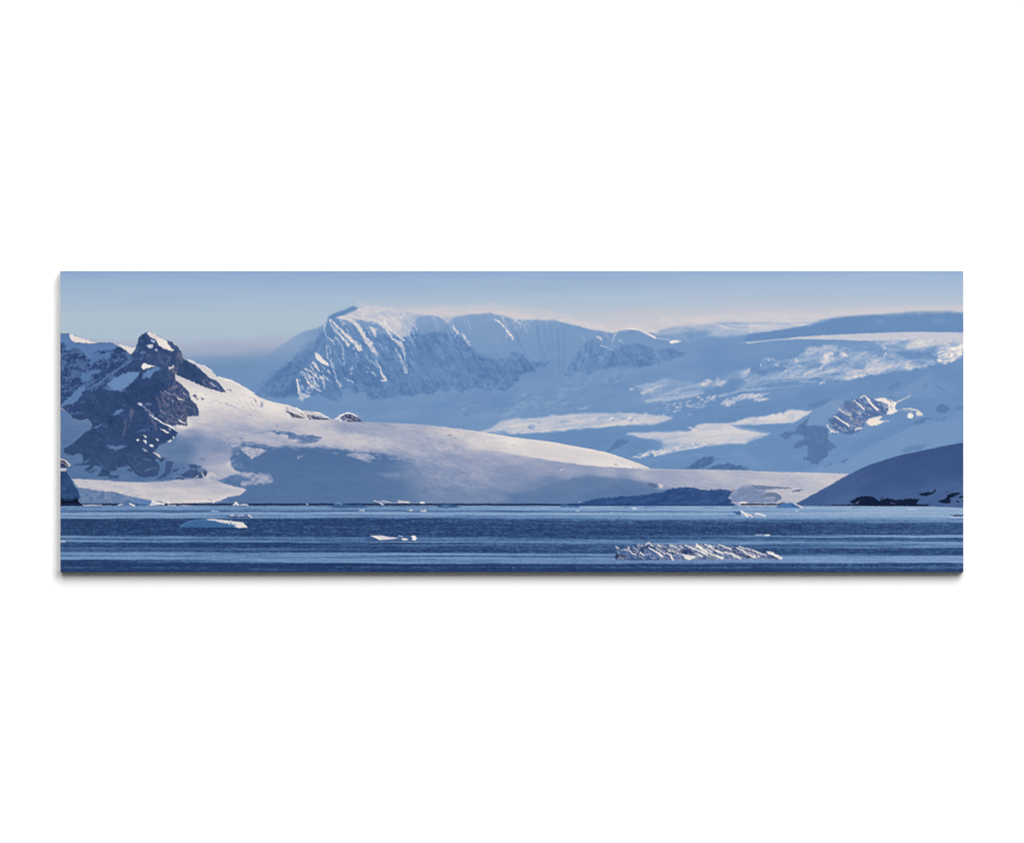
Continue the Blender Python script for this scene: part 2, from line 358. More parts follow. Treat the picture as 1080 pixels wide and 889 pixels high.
BL = [("900,315", "400 505 460 490 560 505 640 515 700 545 800 545 790 585 700 575 640 560 560 570 480 555 430 535", .24, .9), ("900,315", "590 515 670 500 690 530 640 540", .16, .6),
      ("900,315", "0 415 100 420 270 440 270 490 200 515 100 500 0 520", .3, .7), ("900,315", "0 640 120 630 100 670 0 665", .26, .7), ("900,315", "330 470 400 440 440 455 500 480 470 500 400 480", .3, .6),
      ("900,315", "560 590 650 580 680 600 600 610", .3, .6), ("900,315", "930 430 1000 440 970 460 920 450", .34, .6),
      ("790,315", "440 610 560 600 700 615 660 650 560 650", .26, .7), ("790,315", "780 600 900 620 840 650 760 640", .3, .6), ("790,315", "170 640 330 650 300 680 180 680", .24, .7),
      ("790,315", "180 770 330 755 500 770 640 745 700 770 640 790 500 790", .27, .7), ("790,315", "830 490 850 500 840 560 800 560", .3, .6), ("790,315", "900 610 1078 640 1078 665 900 640", .34, .6)]
for o, q, v, a in BL:
    ox, oy = map(float, o.split(','))
    tone(T, poly(P(ox, oy, q), 1, 1.2, 3.5, ang=-12, asp=2), v, a)
BR = [("790,315", "700 530 760 500 800 520 740 560 770 590 720 620 680 610 700 570", .84), ("790,315", "850 490 875 475 900 510 940 550 890 560 860 530", .82), ("790,315", "430 570 445 565 458 605 440 610", .9),
      ("790,315", "104 615 116 615 116 645 105 645", .9), ("790,315", "230 640 270 610 380 640 340 650", .74), ("790,315", "330 690 360 660 375 660 350 695", .82), ("790,315", "660 660 700 630 690 660 670 680", .84),
      ("790,315", "660 795 730 770 720 795 670 808", .78), ("790,315", "810 745 830 742 825 760", .95), ("790,315", "890 760 960 730 1078 705 1078 735 980 755", .8), ("790,315", "140 570 220 565 260 585 200 600", .56),
      ("900,315", "275 490 300 490 325 530 290 545", .82), ("900,315", "280 455 320 450 340 465 290 470", .76), ("900,315", "905 525 940 510 945 545 910 555", 1), ("900,315", "960 480 1020 490 1030 530 985 555 1000 520", .98),
      ("900,315", "790 575 830 560 850 590 810 605", .92), ("900,315", "850 590 960 575 990 560 930 605 860 612", .9), ("900,315", "640 550 690 540 650 560", .88), ("900,315", "700 620 740 600 790 605 730 635", .86),
      ("900,315", "910 470 960 465 940 500 900 520", .9), ("900,315", "800 540 830 530 815 550", .9), ("900,315", "1010 425 1045 430 1045 470", .88), ("900,315", "860 440 910 430 880 455", .82), ("900,315", "0 730 100 710 200 700 90 745 0 755", .86), ("900,315", "480 680 500 670 510 682", .9)]
for o, q, v in BR:
    ox, oy = map(float, o.split(','))
    tone(T, poly(P(ox, oy, q), .8, 1.1, 2), v, .95, .9)
T += near(993, 375, 22, 8, -25) * .22 * fbm(2.4, 1.6, 75, 2) * (T > .45)
tone(T, stroke(P(790, 315, "330 750 560 740 720 735 900 735"), 1, .8, .6, .3, 4), .7, .7)
tone(T, stroke(P(790, 315, "150 760 260 730 360 690 410 655"), 3, 1.2, 1.4, .8, 3), .6, .6)
tone(T, stroke(P(790, 315, "480 780 640 785"), 1.4, 1, 1, .5, 3), .58, .7)
# scattered lit drifts lower down
KM = 5.684
sl, mk = poly(P(660, 380, "70 180 100 150 170 125 240 110 330 118 400 130 450 155 470 185 440 205 330 228 230 242 140 250 100 235 150 205", KM), 3.2, 1.6, 5, ang=-8, asp=2)
T[sl] = T[sl] * (1 - mk * .85) + (.46 + .12 * fbm(12, 3, 81, 4, -10) + .06 * fbm(2, 1.5, 82, 2))[sl] * mk * .85
sl, mk = poly(P(660, 380, "440 150 480 125 560 110 640 70 740 50 780 75 830 95 900 90 960 100 860 125 780 150 700 175 660 170 720 130 700 110 640 105 600 140 520 165 460 165", KM), 2.6, 1.5, 4, ang=-15, asp=2)
T[sl] = T[sl] * (1 - mk * .7) + (.47 + .14 * fbm(8, 3, 84, 4, -25))[sl] * mk * .7
for q, w0, w1, v in [("95 192 150 180 200 155 250 128 285 122", 1.2, 1, .72), ("125 247 250 237 380 217 465 195", 1.2, 1.6, .66), ("55 152 105 155", 1.2, .8, .6), ("28 172 42 168", 1.4, 1, .72), ("160 147 225 125", 1, .8, .64), ("210 215 300 215 420 190", 1.4, 1, .56),
                     ("560 215 640 195 740 175 840 170", 2.6, 1.6, .58), ("575 262 640 240 720 215 850 198", 1.2, 1, .6), ("800 170 930 165 1060 150", 1.2, .8, .44), ("760 150 900 130 1080 110", 1.4, 1, .46), ("600 290 560 300", 1, 1, .16)]:
    tone(T, stroke(P(660, 380, q, KM), w0, w1, 1.0, .8, 3), v, .85, .25)
for o, q, v, a in [("680,315", "515 820 560 770 600 760 645 790 625 812 560 820", .82, 1), ("680,315", "640 830 690 750 720 775 775 770 770 795 720 840 670 825", .72, .9), ("680,315", "680 755 695 745 705 762", .92, 1),
                   ("680,315", "840 715 900 690 970 665 992 672 985 715 940 750 910 735 930 705", .76, .95), ("680,315", "965 660 985 655 990 690 970 690", .95, .9), ("680,315", "0 870 60 840 220 795 260 800 120 850 20 889", .76, .8),
                   ("680,315", "60 810 120 790 190 788 110 815", .5, .7), ("680,315", "780 720 860 695 900 700 820 735", .5, .7),
                   ("680,410", "720 150 745 110 800 80 860 70 900 55 1078 35 1090 60 1020 85 940 100 860 130 790 162", .7, .95), ("790,410", "-10 60 80 55 195 38 120 75 60 95 -20 100", .74, .9),
                   ("790,410", "40 115 90 88 150 85 198 96 130 112 60 124", .76, .95), ("790,410", "-40 10 100 0 260 0 100 20 0 35", .48, .7), ("680,410", "1020 120 1078 95 1078 122", .7, .8),
                   ("680,410", "-10 110 120 92 260 80 400 62 520 48 400 80 220 100 60 118 -10 125", .62, .8), ("680,410", "400 150 440 165 560 165 620 150 540 185 440 180", .62, .8),
                   ("680,410", "430 160 520 120 600 100 690 60 660 95 600 130 560 150", .55, .7), ("570,410", "330 190 400 175 450 160 475 170 440 185 380 195", .7, .8), ("570,410", "60 262 110 255 120 265 70 270", .72, .8),
                   ("570,410", "850 5 870 -5 880 10 855 14", .85, .8), ("570,410", "945 45 1000 15 1078 15 1078 30 1000 45", .76, .85), ("570,410", "980 118 1078 100 1078 118", .5, .7), ("570,315", "845 855 880 840 880 860 850 868", .85, .9), ("570,315", "920 825 960 822 950 835", .75, .8), ("570,315", "1030 810 1078 800 1078 820", .7, .8)]:
    ox, oy = map(float, o.split(','))
    tone(T, poly(P(ox, oy, q), 1.1, 1.2, 2.5, ang=-10, asp=1.6), v, a, .75)
for q, w in [("175 140 260 155", 1.2), ("280 150 300 138", 1.6), ("330 140 352 140", 1.6), ("300 178 350 172", 1.8), ("200 178 240 168", 1.2), ("320 205 335 200", 1.4), ("280 218 300 212", 1.8), ("200 198 240 196", .9),
             ("400 130 430 110", 1.4), ("400 160 430 170", 1.8), ("500 75 520 85", 1.6), ("530 95 555 110", 1.8), ("560 125 600 115", 1.8), ("590 85 640 100", 1.8), ("645 85 675 65", 2.4), ("650 110 670 102", 1.6), ("605 70 620 80", 1.2),
             ("110 190 130 188", 1), ("190 250 170 240", .8), ("410 250 450 240", 1)]:
    tone(T, stroke(P(680, 410, q), w * 1.15, w * .7, .7, .6, 1.5), .8, .75, .5)
for q, w in [("250 160 265 168", 1.2), ("290 155 320 160", 1), ("215 190 240 184", 1), ("300 195 330 210", 1), ("540 115 570 130", 1), ("520 92 540 100", 1)]:
    tone(T, stroke(P(680, 410, q), w, w * .6, .5, .4, 1.5), .12, .6)
band1 = P(460, 410, "390 408 440 390 520 370 560 345 600 318 650 305 720 292 800 284 960 275 1000 270 1078 268") + P(570, 410, "100 252 200 250 280 238 420 226 620 230 700 232 760 222 800 232 960 236 1000 222 1020 238 1078 245") + P(680, 410, "120 250 200 258 268 270 200 300 120 325 60 335 -10 336") + P(570, 410, "980 342 800 350 500 372 200 396 0 415") + P(460, 410, "960 415 850 424 740 428 680 425 640 405 560 405 480 420")
sl, mk = poly(band1, 1.7, .9, 4, ang=-6, asp=2)
v = .665 + .10 * fbm(26, 3.4, 85, 3, -6) + .025 * fbm(4, 1.5, 86, 3, -8)
T[sl] = T[sl] * (1 - mk) + v[sl] * mk
for o, q, v, a in [("460,410", "865 365 885 335 930 345 940 385 900 390", .3, .8), ("460,410", "870 330 900 345 930 375 900 355", .95, .9), ("460,410", "940 320 980 318 990 335 960 330", .35, .6), ("460,410", "700 325 730 318 730 332", .92, .8),
                   ("460,410", "500 420 640 400 700 425 660 438 560 432", .36, .8), ("460,410", "540 415 600 412 650 425", .85, .6), ("460,410", "560 350 640 320 640 345 590 365", .55, .6),
                   ("570,410", "130 315 240 300 330 310 240 325", .5, .6), ("570,410", "210 300 260 285 380 290 300 305", .86, .6), ("570,410", "520 295 560 275 590 275 570 300", .4, .8), ("570,410", "470 290 520 278 530 290 500 300", .97, .9),
                   ("570,410", "630 300 680 270 705 275 660 302", .95, .9), ("570,410", "660 300 705 280 690 300", .36, .8), ("570,410", "740 290 780 265 800 285 770 300", .42, .7), ("570,410", "820 300 860 270 890 290 870 310", .42, .7), ("570,410", "820 285 860 265 870 275 840 300", .97, .9), ("570,410", "900 300 940 275 930 300", .6, .7),
                   ("570,410", "300 270 420 240 600 245 560 265 400 275", .62, .5), ("570,410", "0 400 300 365 600 345 900 330 600 362 200 385", .84, .5), ("570,410", "40 345 200 330 280 350 120 370", .6, .5), ("570,410", "430 290 620 300 520 325 420 320", .6, .5)]:
    ox, oy = map(float, o.split(','))
    tone(T, poly(P(ox, oy, q), .8, .7, 2), v, a, .5)
band2 = P(570, 410, "808 430 850 420 900 416 960 415 1078 412") + P(680, 410, "180 412 420 400 470 370 490 345 560 330 700 328 800 325 850 315 880 300 1000 268 1078 272") + P(790, 410, "80 265 160 255 235 238 250 245 310 225 320 240 360 205 400 200 500 205 605 210 560 240 500 272 420 320 300 328 0 340") + P(680, 410, "810 345 850 365 900 382 1000 404 1078 416") + P(790, 410, "198 427 100 470 0 502") + P(680, 410, "950 522 800 520 700 528 620 537 560 548 500 560 420 575 300 595 180 622 90 640 70 600 40 590 180 570 170 540 150 500 100 485 0 475") + P(570, 410, "1000 472 930 458 880 440")
sl, mk = poly(band2, 1.5, .6, 4, ang=-6, asp=2)
v = .70 + .07 * fbm(40, 4, 88, 3, -8) + .01 * fbm(4, 1.4, 87, 3, -6) - .09 * near(705, 470, 22, 8) + .06 * ss(462, 452, GY)
T[sl] = T[sl] * (1 - mk) + v[sl] * mk
for o, q, v, a in [("680,410", "400 362 430 358 510 400 480 405", .96, .9), ("680,410", "430 380 500 350 530 360 500 390", .5, .6), ("680,410", "540 340 800 345 700 375 540 400", .64, .6), ("680,410", "700 345 780 350 900 385 1050 415 900 430 760 400", .82, .5),
                   ("680,410", "150 560 220 500 330 510 250 550", .55, .7), ("680,410", "300 545 460 525 520 520 430 555 330 570", .55, .6), ("680,410", "285 545 320 540 335 570 300 570", .95, .8), ("680,410", "80 600 110 620 100 640 85 625", .97, .9),
                   ("680,410", "140 600 200 590 170 618", .88, .8), ("680,410", "340 560 400 555 370 568", .85, .8), ("680,410", "470 555 500 545 490 558", .9, .8), ("680,410", "420 540 450 535 450 548", .3, .7), ("680,410", "270 580 310 575 300 590", .35, .7), ("680,410", "100 600 140 605 120 615", .4, .7), ("680,410", "-10 620 15 615 20 630 -10 640", .9, .9),
                   ("680,410", "950 285 1000 265 1050 295 980 310", .6, .5), ("790,410", "200 258 240 240 250 250 215 270", .92, .9), ("790,410", "60 290 100 270 70 265 120 262 150 275", .85, .7), ("790,410", "310 225 360 260 330 250", .45, .6), ("790,410", "370 235 420 220 450 250 420 300 360 300", .62, .6), ("790,410", "30 300 80 280 60 310", .45, .6)]:
    ox, oy = map(float, o.split(','))
    tone(T, poly(P(ox, oy, q), .8, .6, 2), v, a, .5)
sl, mk = poly(P(570, 410, "840 655 900 635 960 612 1078 585 1078 610 1010 640 930 660"), 1, 1, 3)
T[sl] = T[sl] * (1 - mk * .8) + (.55 + .25 * fbm(3, 1.6, 89, 2))[sl] * mk * .8
tone(T, poly(P(570, 410, "960 625 1000 615 1005 630 970 640"), .5, .4, 2), .92, .9)
for q in ["120 655 300 640 450 630 560 622", "460 620 640 630 760 640", "0 690 200 660"]:
    tone(T, stroke(P(680, 410, q), .9, .6, .8, .4, 5), .33, .6)
for q, v, f in [("130 478 200 470 235 500 225 530 180 530", .3, 3), ("290 515 420 500 520 490 560 505 420 520 300 540", .58, 2), ("640 395 760 420 850 440 760 450 640 430", .78, 4), ("10 440 200 432 330 425 300 450 120 455", .66, 2.5)]:
    tone(T, poly(P(660, 380, q, KM), f, 1.0, 4), v, .6)
for k in range(34):
    r = math.sin(k * 61.7) * .5 + .5; r2 = math.sin(k * 37.3 + 1) * .5 + .5
    x = 674 + 70 * r; y = np.interp(x, [674, 700, 744], [481, 475, 468]) + 4 * r2 - 2
    tone(T, stroke([(x, y), (x + 1.6, y - .4)], 1, .7, .5, .4, 2), .93 if k % 3 else .22, .75)
# relief of the blue snowfields: long soft swells
T += .022 * fbm(50, 11, 98, 2, -14) * ss(372, 395, GY)
# faint serac texture in the blue
for cx, cy, rx, ry in [(585, 424, 26, 9), (540, 436, 14, 7), (490, 430, 12, 6), (650, 400, 14, 8), (555, 420, 14, 10), (600, 408, 20, 6)]:
    T += near(cx, cy, rx, ry, -15) * (.035 + .09 * fbm(6, 2.2, int(cx), 3, -20))
tone(T, stroke(P(460, 410, "190 150 260 130 330 135 400 170"), 1.5, 1, 1.2), .31, .5)
tone(T, stroke(P(460, 410, "275 265 300 235 340 215"), 2, 1.2, 1), .17, .5)

# ---------------------------------------------------- the rocky outcrop at the right
tone(T, poly(P(790, 410, "600 220 700 160 780 115 900 100 860 180 800 260 740 350 640 350 540 350 560 280"), 1.2, .8, 4), .29, .8)
tone(T, poly(P(900, 315, "740 690 640 740 520 820 420 889 400 930 620 920 760 880 740 800 760 740"), 2, 1, 5), .31, .6)

tone(T, poly(P(900, 410, "180 540 300 480 420 430 560 360 700 300 900 310 1050 300 1050 500 860 540 600 600 300 670 100 750 0 790 0 640"), 2.4, 1, 6), .265, .8)
tone(T, poly(P(900, 410, "300 470 420 420 560 350 640 310 560 370 430 445"), .8, .4, 4), .34, .5)
for q, v, a, f in [("330 100 400 95 380 130 310 200 230 250 160 245 230 170", .31, .8, 2), ("560 374 740 298 900 240 1085 225 1085 335 860 405 640 455 420 545 180 525 340 475 470 425", .30, .75, 2.6), ("540 312 690 245 760 200 830 232 650 328 500 395 420 385", .2, .7, 4),
                   ("690 60 900 -60 960 -40 1085 40 1010 70 880 72 760 74", .29, .5, 3), ("760 -120 690 -20 600 60 480 70 600 -40", .2, .6, 4), ("-160 330 60 300 180 255 100 330 50 400 140 480 -40 500 -160 430", .215, .6, 4), ("-300 200 -100 180 60 130 -60 110 -300 140", .21, .5, 4), ("150 40 330 20 520 -10 420 60 280 80 160 100", .205, .6, 4), ("-700 20 -500 -10 -300 -30 -200 -60 -420 -80 -640 -40", .28, .5, 5)]:
    tone(T, poly(P(820, 405, q, 5.684), f, 1.2, 6, True), v, a)
FR = []


def dark(o, q, col=(83, 114, 158), a=1.0, f=.6, r=.8, sc=2.5):
    ox, oy = map(float, o.split(','))
    FR.append((poly(P(ox, oy, q), f * 1.4, r * 1.3, sc * .8), col, a))


dark("790,410", "300 430 330 410 430 405 480 340 540 290 575 262 535 345 640 348 745 372 755 480 822 553 755 592 742 640 645 712 590 707 540 672 500 670 555 630 560 590 555 530 520 548 430 566 412 545 470 500 520 480 510 440 420 432 340 478 305 455")
dark("790,410", "470 440 500 450 485 475 460 465", (106, 142, 190), .6)
dark("790,410", "540 150 640 110 800 95 740 130 690 160 620 192 560 180", (92, 128, 170), .8, .8, 1.2)
dark("790,410", "700 742 740 722 800 700 770 725", (84, 118, 162), .8)
dark("790,410", "845 705 890 668 970 648 940 675 880 705", (84, 118, 162), .85)
dark("790,410", "790 620 860 600 880 630 820 650", (100, 135, 182), .5)
dark("900,410", "778 195 810 155 860 148 925 190 900 215 840 235 795 220", (82, 116, 160), .85)
dark("900,410", "970 190 1000 175 1045 155 1045 185 1000 190", (78, 112, 157), .8)
dark("900,410", "565 345 600 305 680 265 720 270 690 300 620 345", (84, 118, 162), .85)
dark("900,410", "700 275 740 270 760 300 720 305", (90, 124, 167), .7)
dark("900,410", "780 300 800 270 805 295", (82, 116, 160), .7)
dark("900,410", "820 300 850 270 890 272 850 305", (90, 124, 167), .6)
dark("900,410", "465 600 480 565 540 545 600 530 660 530 745 520 660 555 640 585 560 590 520 610 480 615", (92, 126, 168), .75)
dark("900,410", "340 0 420 0 400 25 350 25", (96, 130, 180), .6)
dark("900,410", "840 0 880 10 860 25", (92, 126, 168), .6)
dark("900,315", "320 850 400 790 460 780 440 820 350 870 340 889", (94, 128, 170), .7)
dark("900,315", "660 832 690 805 710 815 690 835", (90, 124, 168), .7)
dark("900,315", "775 825 800 820 870 862 830 860", (88, 122, 166), .7)
dark("570,410", "625 602 680 545 720 500 760 475 800 485 845 490 790 530 720 565 660 600", (84, 118, 162), .9)
dark("680,410", "335 755 430 738 480 690 540 655 610 642 668 660 640 700 570 752 500 760", (74, 106, 150))
dark("680,410", "590 760 640 735 700 708 730 718 790 702 850 720 920 728 965 742 950 758 1000 770 800 770", (76, 108, 152))
dark("680,410", "680 665 700 655 700 672", (84, 116, 160), .8)
dark("680,410", "860 178 880 165 910 178 880 186", (90, 122, 164), .8)
dark("680,410", "950 170 970 162 970 180", (90, 122, 164), .8)
dark("680,410", "740 200 770 210 750 220", (94, 126, 168), .7)

lit = ss(.45, .62, T)
T += lit * (.025 * fbm(5, 1.6, 95, 3, -10) + .012 * fbm(2, 1.3, 96, 2))
T += (1 - lit) * .006 * fbm(4, 2, 97, 2)
C2 = palette(np.clip(T, 0, 1), FAR_SNOW)
sl, mk = poly(far, 1.3, .25, 3)
soft = mk.copy()                                      # the western skyline fades into the haze
fade = np.maximum(ss(255, 352, GX[sl]) * .8 + .2, ss(360, 388, GY[sl] - .25 * (300 - GX[sl])) * ss(250, 285, GX[sl]))
soft = np.where(GX[sl] < 345, soft * fade, soft)
drift = ss(339, 350, GY[sl] + 1.5 * fbm(16, 4, 27, 3)[sl])
soft = soft * (1 - near(716, 340, 34, 30, 0, 4)[sl] * (1 - drift) * .8)
k = soft[..., None]
C[sl] = C[sl] * (1 - k) + C2[sl] * k
REG['mountain'] = (sl, mk)
# snow smoke streaming off the ridge
m = np.zeros(GX.shape, np.float32)
for pts, wd, al in [([(384, 322.5), (420, 325), (455, 330), (476, 331.5)], 5, .5), ([(470, 331), (500, 329), (520, 329), (545, 333), (580, 335)], 4.4, .95), ([(575, 335.5), (600, 338.5), (625, 344.5), (650, 348)], 5, 1.0), ([(650, 347), (668, 344), (692, 350)], 6, .95),
                   ([(690, 352), (705, 345), (720, 343)], 5, .35)]:
    sl2, q = stroke(pts, wd * .5, wd, 3.0, 1.2, 8)
    m[sl2] = np.maximum(m[sl2], q * al)
for pts, wd, al in [([(700, 338), (760, 336), (830, 334), (880, 332)], 8, .75), ([(690, 349), (725, 347), (760, 345), (800, 344)], 6, .45), ([(860, 334), (905, 331), (960, 328), (1018, 327)], 4.5, .65), ([(380, 321), (440, 326), (520, 324), (600, 331)], 7, .4)]:
    sl2, q = stroke(pts, wd, wd * .8, 3.6, 1.4, 10)
    m[sl2] = np.maximum(m[sl2], q * al)
m *= np.clip(.62 + .5 * fbm(14, 3, 99, 3, 5), 0, 1)
C[:] = C * (1 - m[..., None]) + np.array([214, 207, 210]) * m[..., None]
for (sl, m), col, a in FR:
    ink((sl, m * np.clip(.97 + .35 * RAG[sl], .45, 1)), np.array(col) + 3, a)
# lit and dark rock on the outcrop
KN = 5.684
N_ = lambda q: P(820, 405, q, KN)
sl, mk = poly(N_("306 240 312 205 345 188 378 160 398 108 450 96 500 82 545 80 600 88 650 90 692 112 682 150 645 184 592 196 545 202 524 240 500 272 470 292 432 306 380 292 330 272"), 1.3, 1.6, 2.2)
REG['outcrop'] = (sl, mk)
n = fbm(5, 2, 91, 3, 38) + .5 * fbm(2, 1.4, 92, 2)
g = ss(-.2, .9, n)[..., None]
c = (np.array([84, 112, 160]) + 10 * fbm(3, 1.6, 93, 3, 38)[..., None]) * (1 - g) + np.array([138, 154, 186]) * g
k = (mk * .95)[..., None]
C[sl] = C[sl] * (1 - k) + c[sl] * k
ink(poly(N_("395 125 440 100 470 115 482 150 452 168 412 150"), 1.2, .6, 3), (96, 119, 159), .8)
ink(poly(N_("326 215 380 196 430 230 440 262 370 268 332 250"), 1.2, .7, 3), (82, 110, 156), .8)
ink(poly(N_("500 190 540 170 620 160 650 170 590 192 540 200"), 1.2, .8, 3), (86, 113, 158), .7)
ink(poly(N_("500 272 470 292 432 306 400 298 440 280 480 262"), 1, .8, 3), (86, 114, 160), .8)
for q, w0, w1, col, a in [("343 193 390 225 432 250", 1.3, 1.5, (238, 230, 224), .97), ("372 152 400 170 440 192", 2.2, 2.0, (206, 200, 203), .85), ("458 98 490 125 520 152", 1.3, 1.6, (236, 230, 226), .95), ("500 82 520 71 552 92", 1.3, 1.2, (236, 228, 222), .95),
                          ("542 92 570 125 598 152", 2.2, 2.4, (234, 226, 222), .95), ("712 110 750 92 792 72", 1.2, 1.1, (216, 210, 212), .9), ("298 245 310 270 335 282", 1.0, 1.1, (226, 222, 222), .9), ("318 286 362 288", 1.3, 1.2, (234, 225, 218), .95),
                          ("470 272 505 262", 2, 1.4, (226, 218, 216), .9), ("478 178 502 170", 1.4, 1, (190, 188, 196), .8), ("440 205 480 225 500 250", 2.4, 2, (140, 142, 164), .6), ("445 150 470 165 500 165", 1.4, 1, (170, 170, 184), .6), ("330 120 370 140 400 150", 2, 1.4, (150, 162, 190), .5),
                          ("755 150 800 148 840 160 862 182", 1.0, 2.4, (222, 215, 214), .85), ("720 155 770 158 810 175", 2, 2, (160, 170, 195), .5), ("600 222 670 222", 1.6, .8, (216, 206, 202), .8)]:
    ink(stroke(N_(q), w0, w1, .65, .5, 2), np.array(col), a)
for q, col in [("578 88 640 82 690 104 716 112 702 140 722 160 680 180 652 182 668 150 662 122 632 106 600 102", (238, 230, 224)), ("530 226 552 206 600 195 632 195 604 214 640 226 600 246 560 252 540 242", (240, 228, 217)), ("776 196 785 180 798 174 815 190 806 204 788 208", (243, 235, 228)), ("826 170 850 160 864 180 840 194", (226, 218, 214))]:
    ink(poly(N_(q), .8, .6, 2), np.array(col), .96)
for k in range(46):                                  # broken rock showing through the lit snow
    r = math.sin(k * 71.7) * .5 + .5; r2 = math.sin(k * 33.3 + 1) * .5 + .5; r3 = math.sin(k * 15.9) * .5 + .5
    x = 820 + (330 + 350 * r) / KN; y = 405 + (270 - 160 * r + 60 * (r2 - .5)) / KN
    ink(stroke([(x, y), (x + 1.5 + 1.5 * r3, y + 1.0 + 1.2 * r3)], .9, .5, .5, .5, 2), np.array([205, 200, 206]) if k % 2 else np.array([76, 100, 146]), .7)
for q in ["560 372 650 335 740 296 860 242", "330 100 260 150 200 190 160 215", "730 75 880 72 1010 82", "600 400 700 380 820 330"]:
    ink(stroke(N_(q), 1.2, 1, 1.2, .6, 4), np.array([128, 158, 196]), .35)

# ------------------------------------------------------------ near snow dome
dome = (P(150, 340, "300 200 390 345 440 360 520 395 600 420 655 448 685 490 705 516 780 525 860 552 940 595 1000 630 1078 680") + P(260, 410, "60 48 130 85 240 124 330 140 400 155 470 180 520 206 600 214 680 222 740 255 790 288 850 285 900 248 960 225 1010 235 1050 262 1078 288") +
        P(360, 410, "140 250 170 285 212 312 350 318 520 325 700 335 820 345 960 360 1078 378") + P(460, 410, "200 375 400 405 560 430 700 455 900 480 1078 500") + P(570, 410, "150 510 300 540 450 565 620 600 750 640 870 685 970 715 1038 752") +
        P(680, 410, "200 762 600 768 1000 775 1078 783") + P(790, 410, "400 790 800 800 960 806") + [(905, 498), (905, 540), (60, 540), (60, 400), (170, 380)])
D = field([(215, 425, .92), (240, 425, .93), (265, 420, .95), (290, 430, .95), (300, 438, .84), (270, 445, .8), (330, 447, .76), (262, 455, .67), (340, 455, .72), (365, 450, .58), (375, 448, .58), (375, 462, .74), (350, 463, .73), (230, 445, .76), (222, 452, .7), (240, 462, .62), (252, 464, .66), (300, 452, .69), (285, 458, .68), (232, 468, .5), (245, 478, .52),
           (480, 455, .78), (470, 468, .7), (480, 474, .62), (480, 485, .52), (480, 500, .45), (480, 522, .38), (430, 450, .62), (410, 452, .6), (430, 465, .66), (405, 465, .72), (430, 478, .64), (425, 490, .5), (445, 500, .44), (440, 515, .38), (430, 527, .33),
           (540, 462, .85), (540, 475, .78), (540, 484, .58), (540, 495, .46), (540, 508, .43), (520, 528, .38), (550, 527, .3), (580, 528, .24), (505, 468, .78), (510, 482, .55),
           (575, 495, .52), (600, 497, .52), (640, 497, .54), (680, 500, .58), (720, 502, .58), (760, 504, .64), (820, 505, .68), (870, 505, .7), (580, 508, .36), (620, 510, .29), (660, 512, .36), (700, 512, .55), (760, 512, .6),
           (178, 463, .28), (194, 474, .3), (205, 463, .42), (217, 468, .47), (228, 474, .44), (200, 457, .56), (228, 457, .6), (250, 446, .73), (217, 442, .83), (211, 485, .5), (222, 490, .57), (239, 493, .63), (237, 497, .66), (192, 448, .93), (180, 450, .6), (230, 482, .58),
           (190, 490, .3), (110, 490, .26), (300, 520, .24), (350, 520, .24), (280, 495, .25), (380, 515, .26), (400, 525, .3), (250, 520, .25), (330, 490, .24)], 3.4)
D += .02 * fbm(30, 8, 201, 4, 12) + .018 * fbm(5, 1.6, 202, 3, 14)
D += .022 * fbm(7, 1.1, 203, 2, 16) * ss(380, 430, GX) * ss(560, 500, GX)
D += .014 * fbm(3, .9, 204, 2, 4) * ss(560, 600, GX) * ss(488, 494, GY)
D -= .02 * fbm(1.3, 14, 205, 2, 0) * near(217, 470, 25, 14)
D -= .045 * near(430, 468, 50, 18, 8, 3) + .06 * near(270, 458, 75, 22, 4, 3) + .035 * near(450, 465, 70, 16, 6, 3) + .03 * near(240, 440, 40, 16)
SH = []


def shade(o, q, v=.24, a=1.0, f=.8, r=.9, sc=4, ang=0, asp=1):
    ox, oy = map(float, o.split(','))
    SH.append((poly(P(ox, oy, q), f, r, sc, False, ang, asp), v, a))


# the big blue shade in the bowl
bowl = P(260, 410, "-20 505 60 525 160 538 250 552 330 550 420 545 560 548 690 550 780 556 900 570 1078 598") + P(360, 410, "150 592 300 605 400 618 480 640 560 645") + [(432, 485), (438, 492), (428, 500), (424, 508), (440, 518), (446, 532), (255, 532)] + [(262, 519), (258, 513), (263, 508)] + P(260, 410, "-60 640 -110 560")
sl, mk = poly(bowl, 2.6, 1.3, 5)
mk = mk * (1 - .8 * ss(400, 440, GX[sl] + 6 * fbm(20, 4, 208, 3)[sl]))
tone(D, (sl, mk), .25 - .03 * ss(505, 480, GY[sl]))
tone(D, poly([(385, 484), (415, 484), (432, 491), (440, 500), (432, 512), (430, 533), (370, 533)], 16, 3, 8), .27, .7)
D += .02 * near(310, 512, 60, 12) * fbm(18, 5, 207, 3)
shade("260,410", "80 410 180 405 260 398 330 400 400 405 480 430 560 440 700 445 720 470 690 500 620 515 520 520 470 505 520 480 480 470 400 480 380 440 300 430 260 410", .25, .95, .7, 1.2, 3, 5, 2)
shade("260,410", "60 420 160 412 170 425 80 432", .4, .7, .7, .6, 2)
shade("260,410", "-10 512 120 530 240 548 380 548 240 560 60 545", .22, .8, .8, .6, 3)
shade("260,410", "60 90 95 105 100 135 85 130", .55, .8, .6, .8, 2)
shade("260,410", "130 130 160 120 155 170 130 185", .5, .8, .6, .6, 2)
shade("260,410", "270 340 300 330 310 355 280 360", .5, .7, .6, .6, 2)
shade("260,410", "700 350 860 345 1078 335 1078 390 900 380 740 370", .56, .5, 2, 1, 4)
shade("360,410", "0 345 200 360 300 390 420 440 500 470 350 455 200 430 0 400", .52, .6, 2.2, 1.2, 4, 12, 2)
shade("150,435", "830 430 870 390 860 350 890 340 950 345 975 380 1010 405 1040 448 1078 425 1150 440 1160 560 940 565 870 545 840 500", .23, 1, .8, 1, 3)
